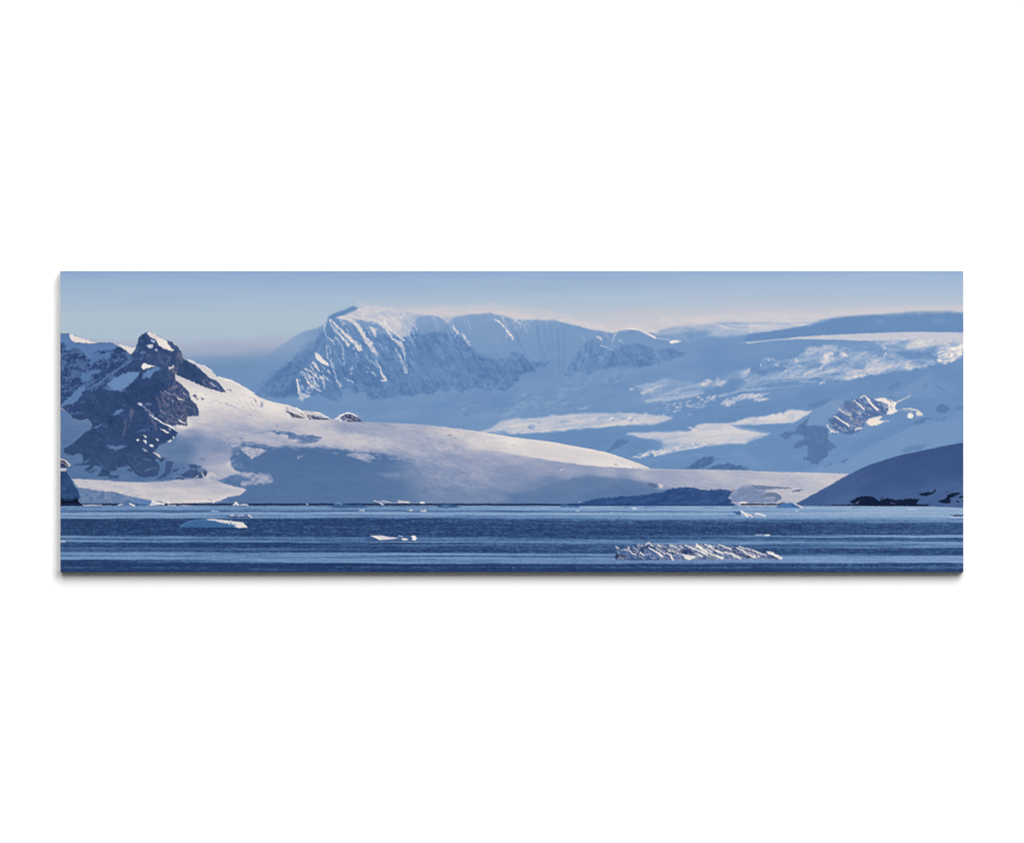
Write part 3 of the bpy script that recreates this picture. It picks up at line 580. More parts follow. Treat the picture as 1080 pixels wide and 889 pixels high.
shade("150,435", "840 400 880 330 930 320 960 290 1078 280 1078 320 980 330 940 350 900 400", .27, .7, .9, 1.1, 3)
shade("150,435", "715 645 760 620 830 598 920 582 1000 585 1078 612 1040 650 980 680 970 705 880 700 790 675", .24, .95, .9, 1, 3)
shade("150,435", "985 720 1000 700 1078 690 1078 860 760 858 860 810 930 780", .24, 1, .8, .6, 3)
shade("150,435", "-10 450 150 460 230 450 300 480 500 480 620 555 600 610 400 632 200 650 -10 655", .29, 1, .9, .8, 3)
shade("150,435", "150 280 330 245 430 270 480 350 500 430 440 470 300 470 180 420 120 370", .3, .7, 9, 2, 5)
shade("150,435", "590 30 640 90 620 90 590 50", .7, .7, 1.2, .5, 3)
shade("150,435", "780 200 1078 170 1078 185 900 205 780 230", .62, .6, 1, .6, 3)
shade("150,435", "540 435 600 432 590 448 550 445", .26, .6, .8, .3, 2)
# the foot of the slope
shade("60,435", "30 400 1200 400 1200 640 800 660 400 645 150 628 100 600 30 600", .255, .0)
for sm, v, a in SH:
    tone(D, sm, v, a, .3 if v < .3 and a > .8 else 0)
sl, mk = poly(P(60, 435, "35 -40 90 -10 150 50 220 80 300 62 335 118 320 160 260 195 300 300 560 500 800 520 1000 420 1100 470 1100 655 800 662 600 656 400 645 150 628 100 590 20 600"), .8, .5, 3)
D[sl] = D[sl] * (1 - mk) + (.255 + .03 * fbm(16, 5, 209, 3, 5) + .04 * ss(480, 440, GY))[sl] * mk
for k in range(70):
    r = math.sin(k * 57.7) * .5 + .5; r2 = math.sin(k * 39.3 + 1) * .5 + .5; r3 = math.sin(k * 23.9 + 2) * .5 + .5
    x = 242 + 185 * r; y = np.interp(x, [242, 262, 320, 360, 400, 430], [471, 467, 470.5, 474, 479, 483]) + 7 * (r2 - .45)
    ln = 3 + 8 * r3
    tone(D, stroke([(x, y), (x + ln * .5, y + .4), (x + ln, y + 1.4 * r)], .9, .5, .6, .6, 2), (.56 + .14 * r3) if k % 2 else .27, .75, .4)
for k in range(26):
    r = math.sin(k * 51.7) * .5 + .5; r2 = math.sin(k * 33.3 + 1) * .5 + .5
    x = 240 + 22 * r; y = 462 + 24 * r2
    tone(D, stroke([(x, y), (x + 2.5, y + .6)], 1.4, .8, .6, .6, 2), .55 if k % 2 else .3, .6, .4)
for k in range(40):                                  # crevassed snow high on the flank
    r = math.sin(k * 81.7) * .5 + .5; r2 = math.sin(k * 43.3 + 1) * .5 + .5; r3 = math.sin(k * 27.1) * .5 + .5
    x = 205 + 85 * r; y = np.interp(x, [205, 240, 290], [418, 418, 432]) + 14 * r2
    tone(D, stroke([(x, y), (x + 2 + 3 * r3, y + 1.5 + 1.5 * r)], 1.1, .5, .6, .6, 2), .62 if k % 3 else .97, .7, .4)
# lit tongues and strips
for o, q, v, a, f, r in [("260,410", "-70 800 0 792 100 795 180 805 225 825 255 850 240 889 180 900 60 905 -50 925 -40 880 60 850 -20 830", .63, .9, 1, 1), ("260,410", "0 550 100 560 200 578 130 625 80 655 45 672 20 640 -20 600 -60 560", .66, 1, .7, .8),
                         ("360,410", "60 625 130 605 300 625 320 650 250 685 150 665 80 640", .64, .9, .7, 1), ("360,410", "500 695 540 685 580 695 540 710", .4, .7, .8, .5), ("360,410", "340 805 460 795 640 790 700 800 620 845 420 840", .45, .7, 2.2, .5),
                         ("360,410", "340 650 380 640 380 665 340 665", .42, .7, .7, .5), ("260,410", "480 640 540 630 520 650 480 665", .55, .9, .5, .4), ("260,410", "800 605 850 600 880 605 830 620", .5, .7, .6, .5),
                         ("260,410", "420 485 490 478 470 495 430 495", .78, .9, .5, .4), ("260,410", "340 445 390 440 385 460 340 460", .72, .9, .5, .4), ("260,410", "320 420 380 405 390 412 330 428", .6, .7, .5, .5), ("260,410", "560 440 580 435 580 450 560 455", .5, .7, .5, .4), ("260,410", "60 520 100 505 120 520 130 505 120 525", .6, .6, .6, .5),
                         ("260,410", "0 425 120 415 260 440 400 470 460 500 600 520 700 500 760 470 800 520 760 548 600 530 420 545 240 535 120 505 0 500", .68, .45, 2, 1), ("260,410", "940 630 960 620 980 640 960 645", .6, .8, .5, .4),
                         ("150,435", "870 300 920 285 940 300 900 320", .6, .7, .7, .6), ("150,435", "860 350 880 345 880 365", .5, .6, .6, .5)]:
    ox, oy = map(float, o.split(','))
    tone(D, poly(P(ox, oy, q), f * 1.4, r * 1.3, 2.5, ang=8, asp=1.8), v, a, .45)
strip = P(60, 435, "140 628 280 632 400 640 600 652 800 661 1000 655") + P(150, 435, "300 640 480 630 570 628 650 635 720 655 780 675 870 700 960 715 985 735 960 755 930 778 870 792 800 800 770 820 720 840 640 850 500 858 200 862 -20 850") + P(60, 435, "1000 845 900 830 800 815 700 800 630 775 560 755 470 748 330 738 200 712 150 640")
sl, mk = poly(strip, .8, .5, 3)
v = .745 + .03 * fbm(20, 3, 211, 3, 4) + .02 * fbm(2, 1, 212, 2) - .12 * near(190, 511, 40, 4, 2) - .1 * ss(512, 505, GY) * ss(150, 190, GX) + .05 * ss(520, 528, GY)
D[sl] = D[sl] * (1 - mk) + v[sl] * mk
tone(D, poly(P(60, 435, "-10 700 200 710 300 722 400 742 460 755 530 750 580 765 630 785 700 800 800 820 900 835 1000 850 1000 875 -10 875"), .6, .7, 2.5), .34, 1)
D += near(110, 524, 50, 7) * .09 * fbm(4, 3, 213, 3)
tone(D, stroke(P(150, 435, "400 850 520 835 640 845 700 835 760 810 800 800"), 1.5, 1.5, .7, 1, 2.5), .92, .9)
tone(D, stroke(P(150, 435, "620 825 640 820 660 830"), 1, 1, .6), .5, .8)
tone(D, stroke(P(150, 435, "590 625 620 590 655 565 700 600 650 590 620 625"), 1.4, 1, .7, .5, 2), .85, .8)
tone(D, poly(P(150, 435, "800 470 830 455 845 470 840 520 800 520"), .8, .7, 2), .74, .8)
tone(D, poly(P(150, 435, "560 520 640 500 800 500 850 530 780 560 640 545"), 1.5, .8, 3), .66, .7)
# the lit wedge running down to the right and the even plateau in front of it
wedge = P(460, 410, "-200 330 200 375 560 430 1078 500") + P(570, 410, "300 540 620 600 870 685 1038 755 900 752 800 748 600 735 400 718 250 700 100 680 0 660") + P(460, 410, "800 630 640 600 400 570 200 540 0 520 -200 470")
sl, mk = poly(wedge, 1.0, .3, 3)
w = (mk * ss(470, 570, GX[sl]) * .95)
D[sl] = D[sl] * (1 - w) + (.845 + .05 * ss(560, 660, GX) + .015 * fbm(12, 2.5, 221, 3, 12))[sl] * w
tone(D, stroke(P(460, 410, "400 408 700 457 1078 503") + P(570, 410, "300 545 620 605 870 690 1030 752"), 1.4, 1.2, .7), .97, .6)
tone(D, stroke(P(570, 410, "350 712 600 735 720 715 900 750"), 1, 1.6, .8, .5, 3), .97, .5)
tone(D, stroke(P(460, 410, "480 495 560 485 640 482 760 500 680 515"), 1.2, 1.6, .8, .6, 3), .96, .6)
tone(D, stroke(P(460, 410, "380 480 500 505 620 520"), .9, .7, .8, .5, 3), .7, .4)
tone(D, poly(P(570, 410, "170 770 200 755 235 755 200 778"), .5, .4, 2), .68, .8)
tone(D, stroke(P(570, 410, "130 775 190 750 240 748"), .9, .6, .5), .35, .5)
tone(D, stroke(P(680, 410, "-30 765 300 766 600 769 1000 777") + P(790, 410, "100 786 500 793 900 803"), .9, .9, .6), .8, .6)
# long blue hollow below the plateau
tone(D, poly([(508, 535), (540, 525.5), (566, 516), (586, 507.5), (606, 503.5), (630, 503), (660, 505), (690, 510), (716, 518), (720, 535)], 2.2, .8, 5), .30, .8)
tone(D, poly([(600, 535), (620, 520), (650, 512), (690, 513), (710, 519), (716, 535)], 6, 1, 5), .25, .6)
tone(D, poly([(690, 516), (700, 512), (716, 513), (725, 517), (735, 512), (750, 514), (760, 516), (770, 521), (760, 518), (735, 517)], .8, .8, 2.5), .55, .6)
D += (.03 * fbm(5, 1.3, 235, 3, 18) + .016 * fbm(2.4, 1.2, 236, 2, 30)) * ss(.33, .5, D) * ss(340, 390, GX) * ss(570, 500, GX)
D += .045 * fbm(34, 7, 234, 3, 10) * ss(.4, .6, D) + .013 * fbm(9, 2.4, 231, 4, 14) * ss(.35, .6, D) * ss(600, 540, GX) + .01 * fbm(2.2, 1.4, 232, 2) * ss(.3, .7, D) + .012 * fbm(14, 2.5, 233, 3, 6)
DC = palette(np.clip(D, 0, 1), NEAR_SNOW)
sl, mk = poly(dome, .7, .25, 3)
k = mk[..., None]
C[sl] = C[sl] * (1 - k) + DC[sl] * k
REG['snow'] = (sl, mk)
# rocks poking out of the dome's skyline and flank
for o, q, col in [("260,410", "370 205 400 215 450 238 520 262 560 282 520 280 440 272 405 245", (58, 62, 92)), ("260,410", "370 170 385 180 400 210 385 200", (120, 130, 160)), ("260,410", "500 225 540 235 600 290 560 275", (110, 108, 130)),
                  ("260,410", "575 240 610 250 640 245 660 265 690 260 720 275 770 280 790 295 640 292 600 290", (66, 76, 112)), ("260,410", "640 215 670 225 650 235", (180, 160, 160)), ("260,410", "880 270 920 262 940 245 970 240 1020 255 1050 270 1078 285 1078 310 1000 310 940 308 900 290", (60, 72, 110)),
                  ("360,410", "0 262 30 240 80 235 130 258 170 285 205 312 60 308", (58, 68, 104)), ("460,410", "98 452 128 432 150 436 140 444 120 446", (112, 112, 134)), ("460,410", "138 462 150 468 138 474", (120, 118, 135)), ("460,410", "175 462 190 470 178 472", (140, 132, 145)),
                  ("570,410", "695 715 715 710 720 725", (110, 115, 125)), ("570,410", "728 725 742 722 738 735", (125, 125, 130)), ("570,410", "870 745 888 745 880 752", (130, 130, 135)), ("570,410", "280 685 290 682 286 695", (150, 145, 150)),
                  ("260,410", "15 245 45 248 30 254", (150, 140, 150)), ("260,410", "80 110 95 115 95 135", (110, 120, 150))]:
    ox, oy = map(float, o.split(','))
    ink(poly(P(ox, oy, q), .55, .5, 2), np.array(col), .9)
g = ss(.1, .5, fbm(2.4, 1.5, 361, 2, 35)) * np.maximum.reduce([near(305, 438.5, 12, 4, 12), near(334, 439, 14, 4, 12), near(370, 440, 12, 5)]) * .55
C[:] = C * (1 - g[..., None]) + np.array([200, 198, 208]) * g[..., None]
for o, q, w, col in [("260,410", "600 262 620 285", 1, (225, 220, 222)), ("260,410", "690 250 700 280", .9, (215, 212, 218)), ("260,410", "640 225 700 235 760 265 785 285", 1.2, (245, 240, 236)), ("260,410", "850 285 900 250 960 228 1010 238 1045 262", 1.5, (248, 244, 240)),
                     ("260,410", "940 300 960 285 1000 300", 1.2, (190, 195, 210)), ("260,410", "1030 280 1050 295", .9, (170, 180, 205)), ("260,410", "850 285 875 275 890 305", 1.8, (225, 222, 226)), ("260,410", "470 185 520 215 580 290", 1.4, (248, 243, 238)), ("260,410", "900 275 930 280", .8, (180, 185, 205))]:
    ox, oy = map(float, o.split(','))
    ink(stroke(P(ox, oy, q), w, w * .7, .5, .4, 2), np.array(col), .9)

# ------------------------------------------------------------ the rocky peak
peak = (P(60, 340, "20 108 70 108 115 106 160 125 260 160 330 178 400 190 530 195 600 212 680 230 745 240 765 200 768 155 800 120 840 95 880 84 930 112 1000 148") + P(150, 340, "230 172 290 188 340 230 368 280 385 345 440 370 500 402 560 450 600 490 640 530 690 545 740 590 790 658 760 662 700 645 668 636 600 618 540 590 430 542 360 512 310 488 318 550 375 590 440 655 462 730 520 790 540 850 530 889") +
        P(150, 435, "530 35 425 38 420 70 430 130 350 118 290 122 345 195 320 215 300 255 240 280 160 310 120 370 170 430 215 440 180 470 150 440 120 450 150 480 165 520 150 590 100 610 60 600 20 620 -60 590") +
        P(60, 435, "690 505 620 515 560 525 580 540 510 560 500 600 380 605 420 550 430 515 360 500 300 565 260 540 320 500 150 498 240 480 250 450 240 400 200 385 150 410 60 380 70 340 130 310 200 250 260 195 320 160 335 118 300 62 220 80 150 50 90 -10 20 -60"))
sl, mk = poly(peak, .7, .45, 2.2)
rock = np.zeros(C.shape, np.float32) + np.array([51, 74, 116])
rock += (fbm(12, 5, 301, 3, 35)[..., None] * np.array([4, 4, 5])) + (fbm(2.2, 2, 302, 2)[..., None] * np.array([3, 3.5, 4]))
rock += ss(455, 500, GY)[..., None] * np.array([4, 5, 3])
rock += (fbm(6, 1.6, 303, 3, 42) * ss(.1, .4, fbm(20, 12, 304, 2) + .4 * ss(420, 400, GY)))[..., None] * np.array([8, 9, 9]) + (near(165, 385, 18, 14) * 8)[..., None] - (near(150, 415, 22, 16) * 6)[..., None]
k = mk[..., None]
C[sl] = C[sl] * (1 - k) + rock[sl] * k
REG['peak'] = (sl, mk)
PKM = np.zeros(GX.shape, np.float32); PKM[sl] = mk
# snow lying in the shade between the crags
blot = fbm(9, 4, 305, 4, -28) * .6 + fbm(3.2, 1.8, 306, 3, -30) * .6
zone = field([(70, 375, .1), (80, 370, .25), (100, 368, .35), (110, 378, .2), (130, 368, -.35), (75, 395, .1), (90, 400, .05), (100, 392, .12), (120, 388, -.1), (130, 395, -.2), (105, 400, .0), (85, 412, .0), (70, 410, .05), (140, 360, -.5), (150, 380, -.45), (150, 410, -1),
              (120, 420, -.8), (100, 430, -.9), (90, 445, -1), (160, 400, -.9), (125, 405, -.2), (70, 430, -.3), (85, 425, -.5), (120, 460, -1), (100, 480, -1), (150, 470, -1), (160, 440, -.7), (130, 490, -.7), (140, 425, -.7), (165, 370, -.6), (190, 380, -.7), (200, 420, -.6)], 3.4)
m = ss(.04, .32, blot + zone) * PKM * ss(195, 165, GX)
C[:] = C * (1 - m[..., None] * .75) + (np.array([84, 114, 160]) + 8 * fbm(3, 2, 307, 2)[..., None]) * m[..., None] * .75
SN = [("60,340", "30 106 80 106 118 108 160 165 170 195 260 200 400 196 540 204 602 235 560 240 500 262 440 265 380 270 340 290 330 320 300 345 270 310 240 270 200 240 160 230 120 262 60 262 90 215 60 190 30 200", (94, 127, 176), .95),
      ("60,340", "270 300 340 290 430 300 500 275 510 320 470 345 430 340 400 362 340 385 330 430 310 390 330 350 280 330", (91, 125, 174), .9),
      ("60,340", "468 592 500 560 560 525 620 492 700 470 760 465 792 468 770 505 735 545 690 590 640 630 600 655 560 640 530 640 500 610", (107, 139, 184), 1),
      ("60,340", "420 620 500 618 530 640 480 640", (99, 131, 178), .8), ("60,340", "800 530 820 490 860 450 930 428 985 428 930 470 900 500 885 530 860 515", (99, 132, 180), .95), ("60,340", "775 285 810 265 835 280 800 298", (96, 129, 178), .8),
      ("60,340", "35 802 60 760 110 715 160 670 200 620 275 598 280 610 240 670 200 740 150 770 90 780 50 806", (96, 129, 176), .95), ("60,340", "220 520 240 480 330 465 400 448 435 448 400 480 330 490 330 530 280 560 240 560", (91, 125, 172), .9),
      ("60,340", "30 840 90 845 120 889 30 889", (89, 121, 170), .95), ("60,340", "540 880 570 840 620 820 635 825 580 870", (99, 131, 178), .9), ("60,340", "530 345 600 330 600 350 540 370", (91, 125, 172), .7),
      ("60,340", "590 640 640 640 670 660 620 660", (97, 129, 176), .7), ("60,340", "640 300 680 300 720 330 690 370 660 340", (93, 127, 174), .6), ("60,340", "120 860 250 850 240 862 130 872", (91, 123, 170), .7), ("60,340", "320 758 380 755 350 765", (81, 111, 158), .6), ("60,340", "600 780 680 775 640 790", (86, 116, 163), .6),
      ("60,435", "460 320 500 310 560 325 610 312 670 310 640 330 590 345 550 365 520 345", (97, 125, 170), .9), ("60,435", "340 150 400 115 435 105 400 135 360 155", (101, 133, 178), .9), ("60,435", "750 180 790 165 880 165 800 180", (93, 121, 168), .8), ("60,435", "540 20 570 -10 600 -10 560 20", (99, 131, 178), .8),
      ("60,435", "740 520 770 490 810 470 800 465 760 490 735 525", (101, 133, 178), .9), ("60,435", "790 435 840 440 880 440 960 470 900 450 820 448", (99, 131, 178), .8), ("60,435", "820 545 900 530 970 515 940 530 850 552", (99, 131, 178), .9), ("60,435", "240 470 310 440 300 460 270 475", (93, 123, 170), .8), ("60,435", "440 140 480 125 470 140", (81, 111, 158), .8)]
for o, q, col, a in SN:
    ox, oy = map(float, o.split(','))
    ink(poly(P(ox, oy, q), .9, 1.1, 2.2), np.array(col), a)
for q, w0, w1 in [("290 632 380 590 420 555 500 495 600 430 690 370", 1.6, 1.8), ("360 640 400 590 410 560", 1.2, 1), ("440 612 520 600", .8, .8), ("30 710 110 712", .8, .6), ("60 420 200 400 250 420", 1, .6), ("90 540 180 510", 1.2, .6), ("110 590 60 600", 1, 1), ("70 410 50 440", 1, .6), ("130 470 160 440", 1.2, .6), ("40 320 80 300", 1, .8), ("540 380 640 340", 1, .8), ("690 375 720 350", 1.4, 1), ("540 480 500 510", 1, .8)]:
    ink(stroke(P(60, 340, q), w0, w1, .6, .7, 3), np.array([91, 122, 164]), .85)
# rock fingers and hummocks along the foot
for o, q in [("60,435", "470 615 500 598 590 592 580 625 500 622"), ("60,435", "750 522 790 480 850 455 920 452 972 488 965 515 900 530 820 548"), ("60,435", "765 605 810 580 860 552 960 528 960 560 935 605 850 610 800 605"), ("60,435", "655 545 690 535 740 550 690 558"), ("60,435", "300 570 360 535 375 545 330 575"), ("60,435", "255 540 300 528 290 545"),
             ("150,435", "215 560 225 500 235 460 295 465 285 500 270 560 220 610 180 630 130 632 180 600"), ("150,435", "440 520 450 495 490 485 515 500 520 540 480 530"), ("150,435", "520 505 560 512 550 525 525 520"), ("150,435", "360 590 400 565 450 545 520 540 540 570 570 560 610 555 612 590 590 610 575 605 560 622 500 620 400 615"), ("150,435", "300 632 330 615 390 620 400 632"), ("150,435", "290 540 320 530 350 545 300 570"), ("150,435", "170 430 200 428 230 440 200 445")]:
    ox, oy = map(float, o.split(','))
    ink(poly(P(ox, oy, q), .6, .8, 2.2), np.array([59, 82, 124]), .93)
sl, mk = poly(P(150, 435, "210 620 230 460 300 465 420 540 470 485 560 510 610 550 600 615 400 635 200 640"), 1.2, 1, 3)
g = ss(.05, .5, fbm(2.4, 1.8, 311, 3, -30))[sl] * mk
C[sl] = C[sl] * (1 - g[..., None] * .6) + np.array([70, 94, 142]) * g[..., None] * .6
for q in ["580 600 560 560", "590 610 575 590", "530 600 500 620", "620 585 600 620"]:
    ink(stroke(P(150, 435, q), 1, .7, .5), np.array([225, 218, 216]), .85)
# sunlit rock, brown in the low light
sl, mk = poly(P(150, 340, "235 440 270 415 300 408 345 425 325 490 322 560 380 605 435 670 455 735 520 800 540 889 500 960 430 1060 300 1000 150 889 150 760 175 690 230 640 235 540"), 2, 1.5, 4)
n = fbm(5, 1.7, 321, 4, 52) * .7 + fbm(1.9, 1.4, 322, 2) * .7
g = (ss(-.8, 1.0, n) * .72)[sl] * mk
g = g * ss(165, 182, GX[sl] + (GY[sl] - 400) * .08) * (PKM[sl] > .5)
C[sl] = C[sl] * (1 - g[..., None]) + (np.array([118, 115, 138]) + 12 * fbm(2, 2, 323, 1)[sl][..., None]) * g[..., None]
for o, q, a in [("150,340", "315 290 345 280 375 290 385 350 378 400 330 400 320 340", .7), ("150,340", "560 490 600 500 640 550 665 630 620 620 570 590", .65), ("150,340", "290 400 340 420 330 480 280 470", .5), ("150,340", "20 290 200 290 290 330 260 400 150 400 60 360", .3), ("150,340", "180 690 210 680 220 760 190 770", .5), ("150,435", "100 60 150 90 140 180 100 200", .4)]:
    ox, oy = map(float, o.split(','))
    sl, mk = poly(P(ox, oy, q), 1, 1, 3)
    g = (ss(-.6, .8, fbm(5, 1.8, 325, 3, 60)) * a)[sl] * mk
    C[sl] = C[sl] * (1 - g[..., None]) + np.array([118, 116, 138]) * g[..., None]
for o, q, w0, w1, col, a in [("60,435", "645 80 650 130 632 205", 2.4, 3.2, (98, 102, 130), .6), ("60,435", "708 -20 700 30 705 90", 4, 1.6, (102, 104, 131), .6), ("60,340", "715 845 700 889", 4, 4, (102, 104, 131), .5), ("60,435", "850 -10 900 60 930 110 935 160", 2, 2.4, (100, 104, 134), .6),
                             ("60,340", "945 720 965 745 990 860", 2.4, 2, (106, 108, 136), .6), ("60,340", "1010 680 1005 720 1040 800", 2.4, 2.4, (108, 108, 136), .6), ("150,340", "260 330 240 390 225 410", 1.4, 1, (110, 118, 150), .6), ("60,340", "770 770 800 780 860 830 910 880", 1.6, 1.4, (150, 152, 178), .8), ("60,340", "840 770 890 775", 1.4, 1, (120, 140, 180), .7)]:
    ox, oy = map(float, o.split(','))
    ink(stroke(P(ox, oy, q), w0, w1, .8, .9, 2.5), np.array(col), a)
# sunlit snow on the peak
for o, q, col in [("60,340", "116 106 140 112 165 126 260 160 330 178 402 191 330 199 230 196 170 188 140 172 126 150", (236, 226, 222)), ("60,340", "530 196 600 212 680 228 748 240 735 270 700 302 670 280 640 258 600 228", (232, 224, 222)),
                  ("60,340", "850 104 880 84 930 112 1000 148 1078 200 1078 268 1030 250 980 225 955 195 940 165 880 140", (226, 216, 218)), ("150,340", "150 150 230 175 236 205 300 265 290 270 200 245 150 215", (238, 228, 222)), ("60,340", "845 222 875 208 912 212 905 240 885 252", (205, 208, 222)),
                  ("60,340", "795 430 815 395 845 384 862 400 905 410 945 412 900 425 860 432 820 448", (244, 238, 234)), ("60,340", "925 255 945 252 955 268 935 268", (190, 198, 220)), ("60,340", "880 160 925 165 930 195 900 195", (150, 172, 212)), ("150,340", "285 185 310 200 330 225 300 205", (225, 220, 222)),
                  ("150,340", "245 430 300 408 300 425 260 450", (205, 200, 208)), ("150,340", "325 705 370 725 400 738 350 738", (225, 220, 222)), ("150,340", "270 735 300 740 290 748", (200, 200, 210)), ("60,340", "760 770 800 765 815 780 790 790", (190, 200, 220)),
                  ("150,435", "65 15 150 65 230 105 300 138 350 200 300 160 220 118 140 75 80 30", (246, 241, 236)), ("150,435", "170 152 200 158 255 190 240 198 200 175", (232, 230, 232)), ("150,435", "250 155 270 160 265 172", (205, 210, 222)), ("150,435", "235 272 270 262 280 270 250 282", (232, 228, 228)), ("150,435", "295 225 310 232 300 250 290 245", (215, 212, 220)),
                  ("150,435", "340 60 370 75 420 100 400 108 350 85", (236, 230, 228)), ("150,435", "10 215 40 222 40 238 25 235", (244, 240, 238)), ("150,435", "8 262 30 262 48 288 30 292", (246, 242, 240)), ("150,435", "65 302 105 310 108 324 75 320", (246, 242, 238)), ("150,435", "130 248 150 255 150 268 135 262", (240, 236, 234)),
                  ("60,435", "755 255 775 252 780 268 760 270", (245, 242, 240)), ("150,435", "105 375 140 388 185 430 160 425 120 395", (222, 214, 214)), ("150,435", "0 340 40 355 55 372 20 368", (165, 172, 192)), ("150,435", "200 70 240 88 235 95", (150, 155, 180))]:
    ox, oy = map(float, o.split(','))
    ink(poly(P(ox, oy, q), .55, .5, 2.2), np.array(col), .95)
for k in range(34):                                  # thin snow ledges slanting through the sunlit crag
    r = math.sin(k * 63.7) * .5 + .5; r2 = math.sin(k * 29.3 + 1) * .5 + .5; r3 = math.sin(k * 17.9) * .5 + .5
    x = 168 + 40 * r; y = 412 + 36 * r2 + 4 * r
    if PKM[min(NY - 1, int((y + 3 - Y0) * S)), int((x + 5 - X0) * S)] > .5:
        ink(stroke([(x, y), (x + 2 + 4 * r3, y + 1.4 + 2.4 * r3)], .8, .5, .5, .5, 2), np.array([178, 174, 188]) if k % 3 else np.array([52, 64, 100]), .7)
# crags against the bright flank
for q in ["640 540 690 548 740 592 790 660 740 650 680 610", "800 632 830 630 825 648", "830 640 850 638 848 656", "235 190 260 190 300 210 345 245 365 290 320 265 280 240 250 215", "470 690 500 680 520 700 500 720", "550 712 590 715 570 745", "500 715 540 720 530 735"]:
    ink(poly(P(150, 340, q), .5, .7, 2), np.array([70, 88, 130]), .88)
for q, w, col in [("590 685 605 675", 1, (150, 150, 170)), ("640 765 670 755", 1, (175, 180, 200)), ("730 770 760 765", 1, (180, 182, 200)), ("790 765 860 800 885 800", 1.4, (165, 172, 195)), ("940 685 980 690", 1, (190, 185, 195)), ("1010 710 1060 720", 1, (175, 185, 205)), ("680 745 720 735", 1, (190, 190, 205)), ("880 600 920 615", 1, (200, 196, 205)),
                  ("650 570 690 610", 1, (220, 216, 220)), ("700 600 730 640", .8, (150, 158, 185)), ("600 480 640 520", 2, (205, 200, 205)), ("640 450 680 500", 1.6, (190, 190, 200)), ("440 362 560 405 650 450", 1.4, (248, 243, 238)), ("720 525 860 562 980 630", 1.4, (246, 240, 234))]:
    ink(stroke(P(150, 340, q), w, w * .7, .6, .7, 2.5), np.array(col), .75)

# ------------------------------------------------------------ cliff at the left edge
cliff = P(60, 435, "10 430 60 440 105 465 132 492 122 520 95 528 92 560 118 600 145 645 165 690 195 730 215 775 225 800 200 835 215 860 250 889 10 889")
sl, mk = poly(cliff, .6, .6, 3)
c = np.array([46, 74, 118]) + fbm(4, 3, 331, 3)[..., None] * np.array([9, 11, 14])
c = c * (1 - ss(524, 528.5, GY + 1.5 * fbm(5, 2, 332, 2))[..., None]) + np.array([12, 22, 44]) * ss(524, 528.5, GY + 1.5 * fbm(5, 2, 332, 2))[..., None]
k = mk[..., None]
C[sl] = C[sl] * (1 - k) + c[sl] * k
REG['cliff'] = (sl, mk)
ink(poly(P(60, 435, "25 430 65 440 110 468 130 492 120 512 80 505 30 480"), .6, .5, 2), np.array([196, 194, 204]), .95)
ink(poly(P(60, 435, "30 445 70 462 100 485 110 505 80 490 30 462"), .5, .5, 2), np.array([52, 56, 78]), .95)
ink(poly(P(60, 435, "30 475 70 485 95 512 70 515 30 500"), .5, .5, 2), np.array([44, 50, 76]), .9)
ink(poly(P(60, 435, "25 525 60 530 92 528 90 552 50 556 25 552"), .6, .4, 2), np.array([200, 198, 208]), .95)

# ------------------------------------------------------------ dark slope at the right
slope = [(838, 531.5), (845, 528), (860, 520), (880, 509), (895, 500)] + P(900, 410, "-10 800 80 755 180 715 300 675 450 630 600 600 740 570 860 545 1060 508") + [(1020, 537), (985, 535.4), (970, 534), (838, 534)]
sl, mk = poly(slope, .7, .3, 3)
c = palette(np.clip(field([(850, 529, .45), (880, 515, .5), (900, 505, .45), (930, 490, .18), (960, 482, .1), (1010, 470, .05), (920, 515, .3), (960, 505, .2), (1000, 495, .15), (950, 522, .5), (990, 518, .55), (1010, 520, .6), (890, 525, .55), (1010, 530, .6)], 3) + .09 * fbm(30, 5, 341, 4, -22), 0, 1),
            [(0, (57, 82, 127)), (.3, (61, 89, 137)), (1, (90, 112, 156))])
k = mk[..., None]
C[sl] = C[sl] * (1 - k) + c[sl] * k
REG['slope'] = (sl, mk)
ink(stroke(P(900, 410, "40 860 140 810 260 760 400 700 520 660"), 4, 2, 3, .8, 5), np.array([66, 82, 128]), .6)
ink(stroke(P(900, 410, "0 795 80 755 180 715 300 675 450 630 600 600 740 570 860 545 1060 510"), .9, .9, .7), np.array([56, 78, 124]), .6)
for o, q in [("900,510", "-40 172 0 150 30 130 80 118 150 118 200 132 240 155 270 130 292 122 280 148 330 138 380 150 450 152 540 140 632 148 600 190 690 198 745 190 690 214 300 216 0 214 -120 216 -330 214 -330 206 -100 200 -30 196 0 188"),
             ("900,510", "612 98 660 90 700 80 745 84 765 70 768 55 782 58 780 75 745 102 700 116 650 114"), ("900,510", "795 168 840 150 880 135 895 100 940 90 1018 82 1005 98 970 115 915 138 925 170 915 188 860 185"), ("900,510", "995 128 1020 115 1050 118 1050 132 1010 135"),
             ("900,510", "968 172 1000 160 1000 175"), ("900,510", "1020 165 1050 162 1050 172"), ("900,510", "875 82 900 70 890 85")]:
    ox, oy = map(float, o.split(','))
    ink(poly(P(ox, oy, q), .5, .6, 2), np.array([15, 28, 56]), .96)
ink(stroke(P(900, 510, "240 160 275 145 290 125"), 1, .7, .5), np.array([88, 110, 160]), .8)
ink(stroke(P(900, 510, "25 190 55 168"), 1.2, .8, .5), np.array([105, 122, 165]), .9)
ink(stroke(P(900, 510, "355 182 395 190"), 1, .8, .5), np.array([90, 100, 135]), .7)
C[:] += (near(950, 527, 60, 4) * fbm(4, 2, 345, 3))[..., None] * np.array([3, 4, 5])

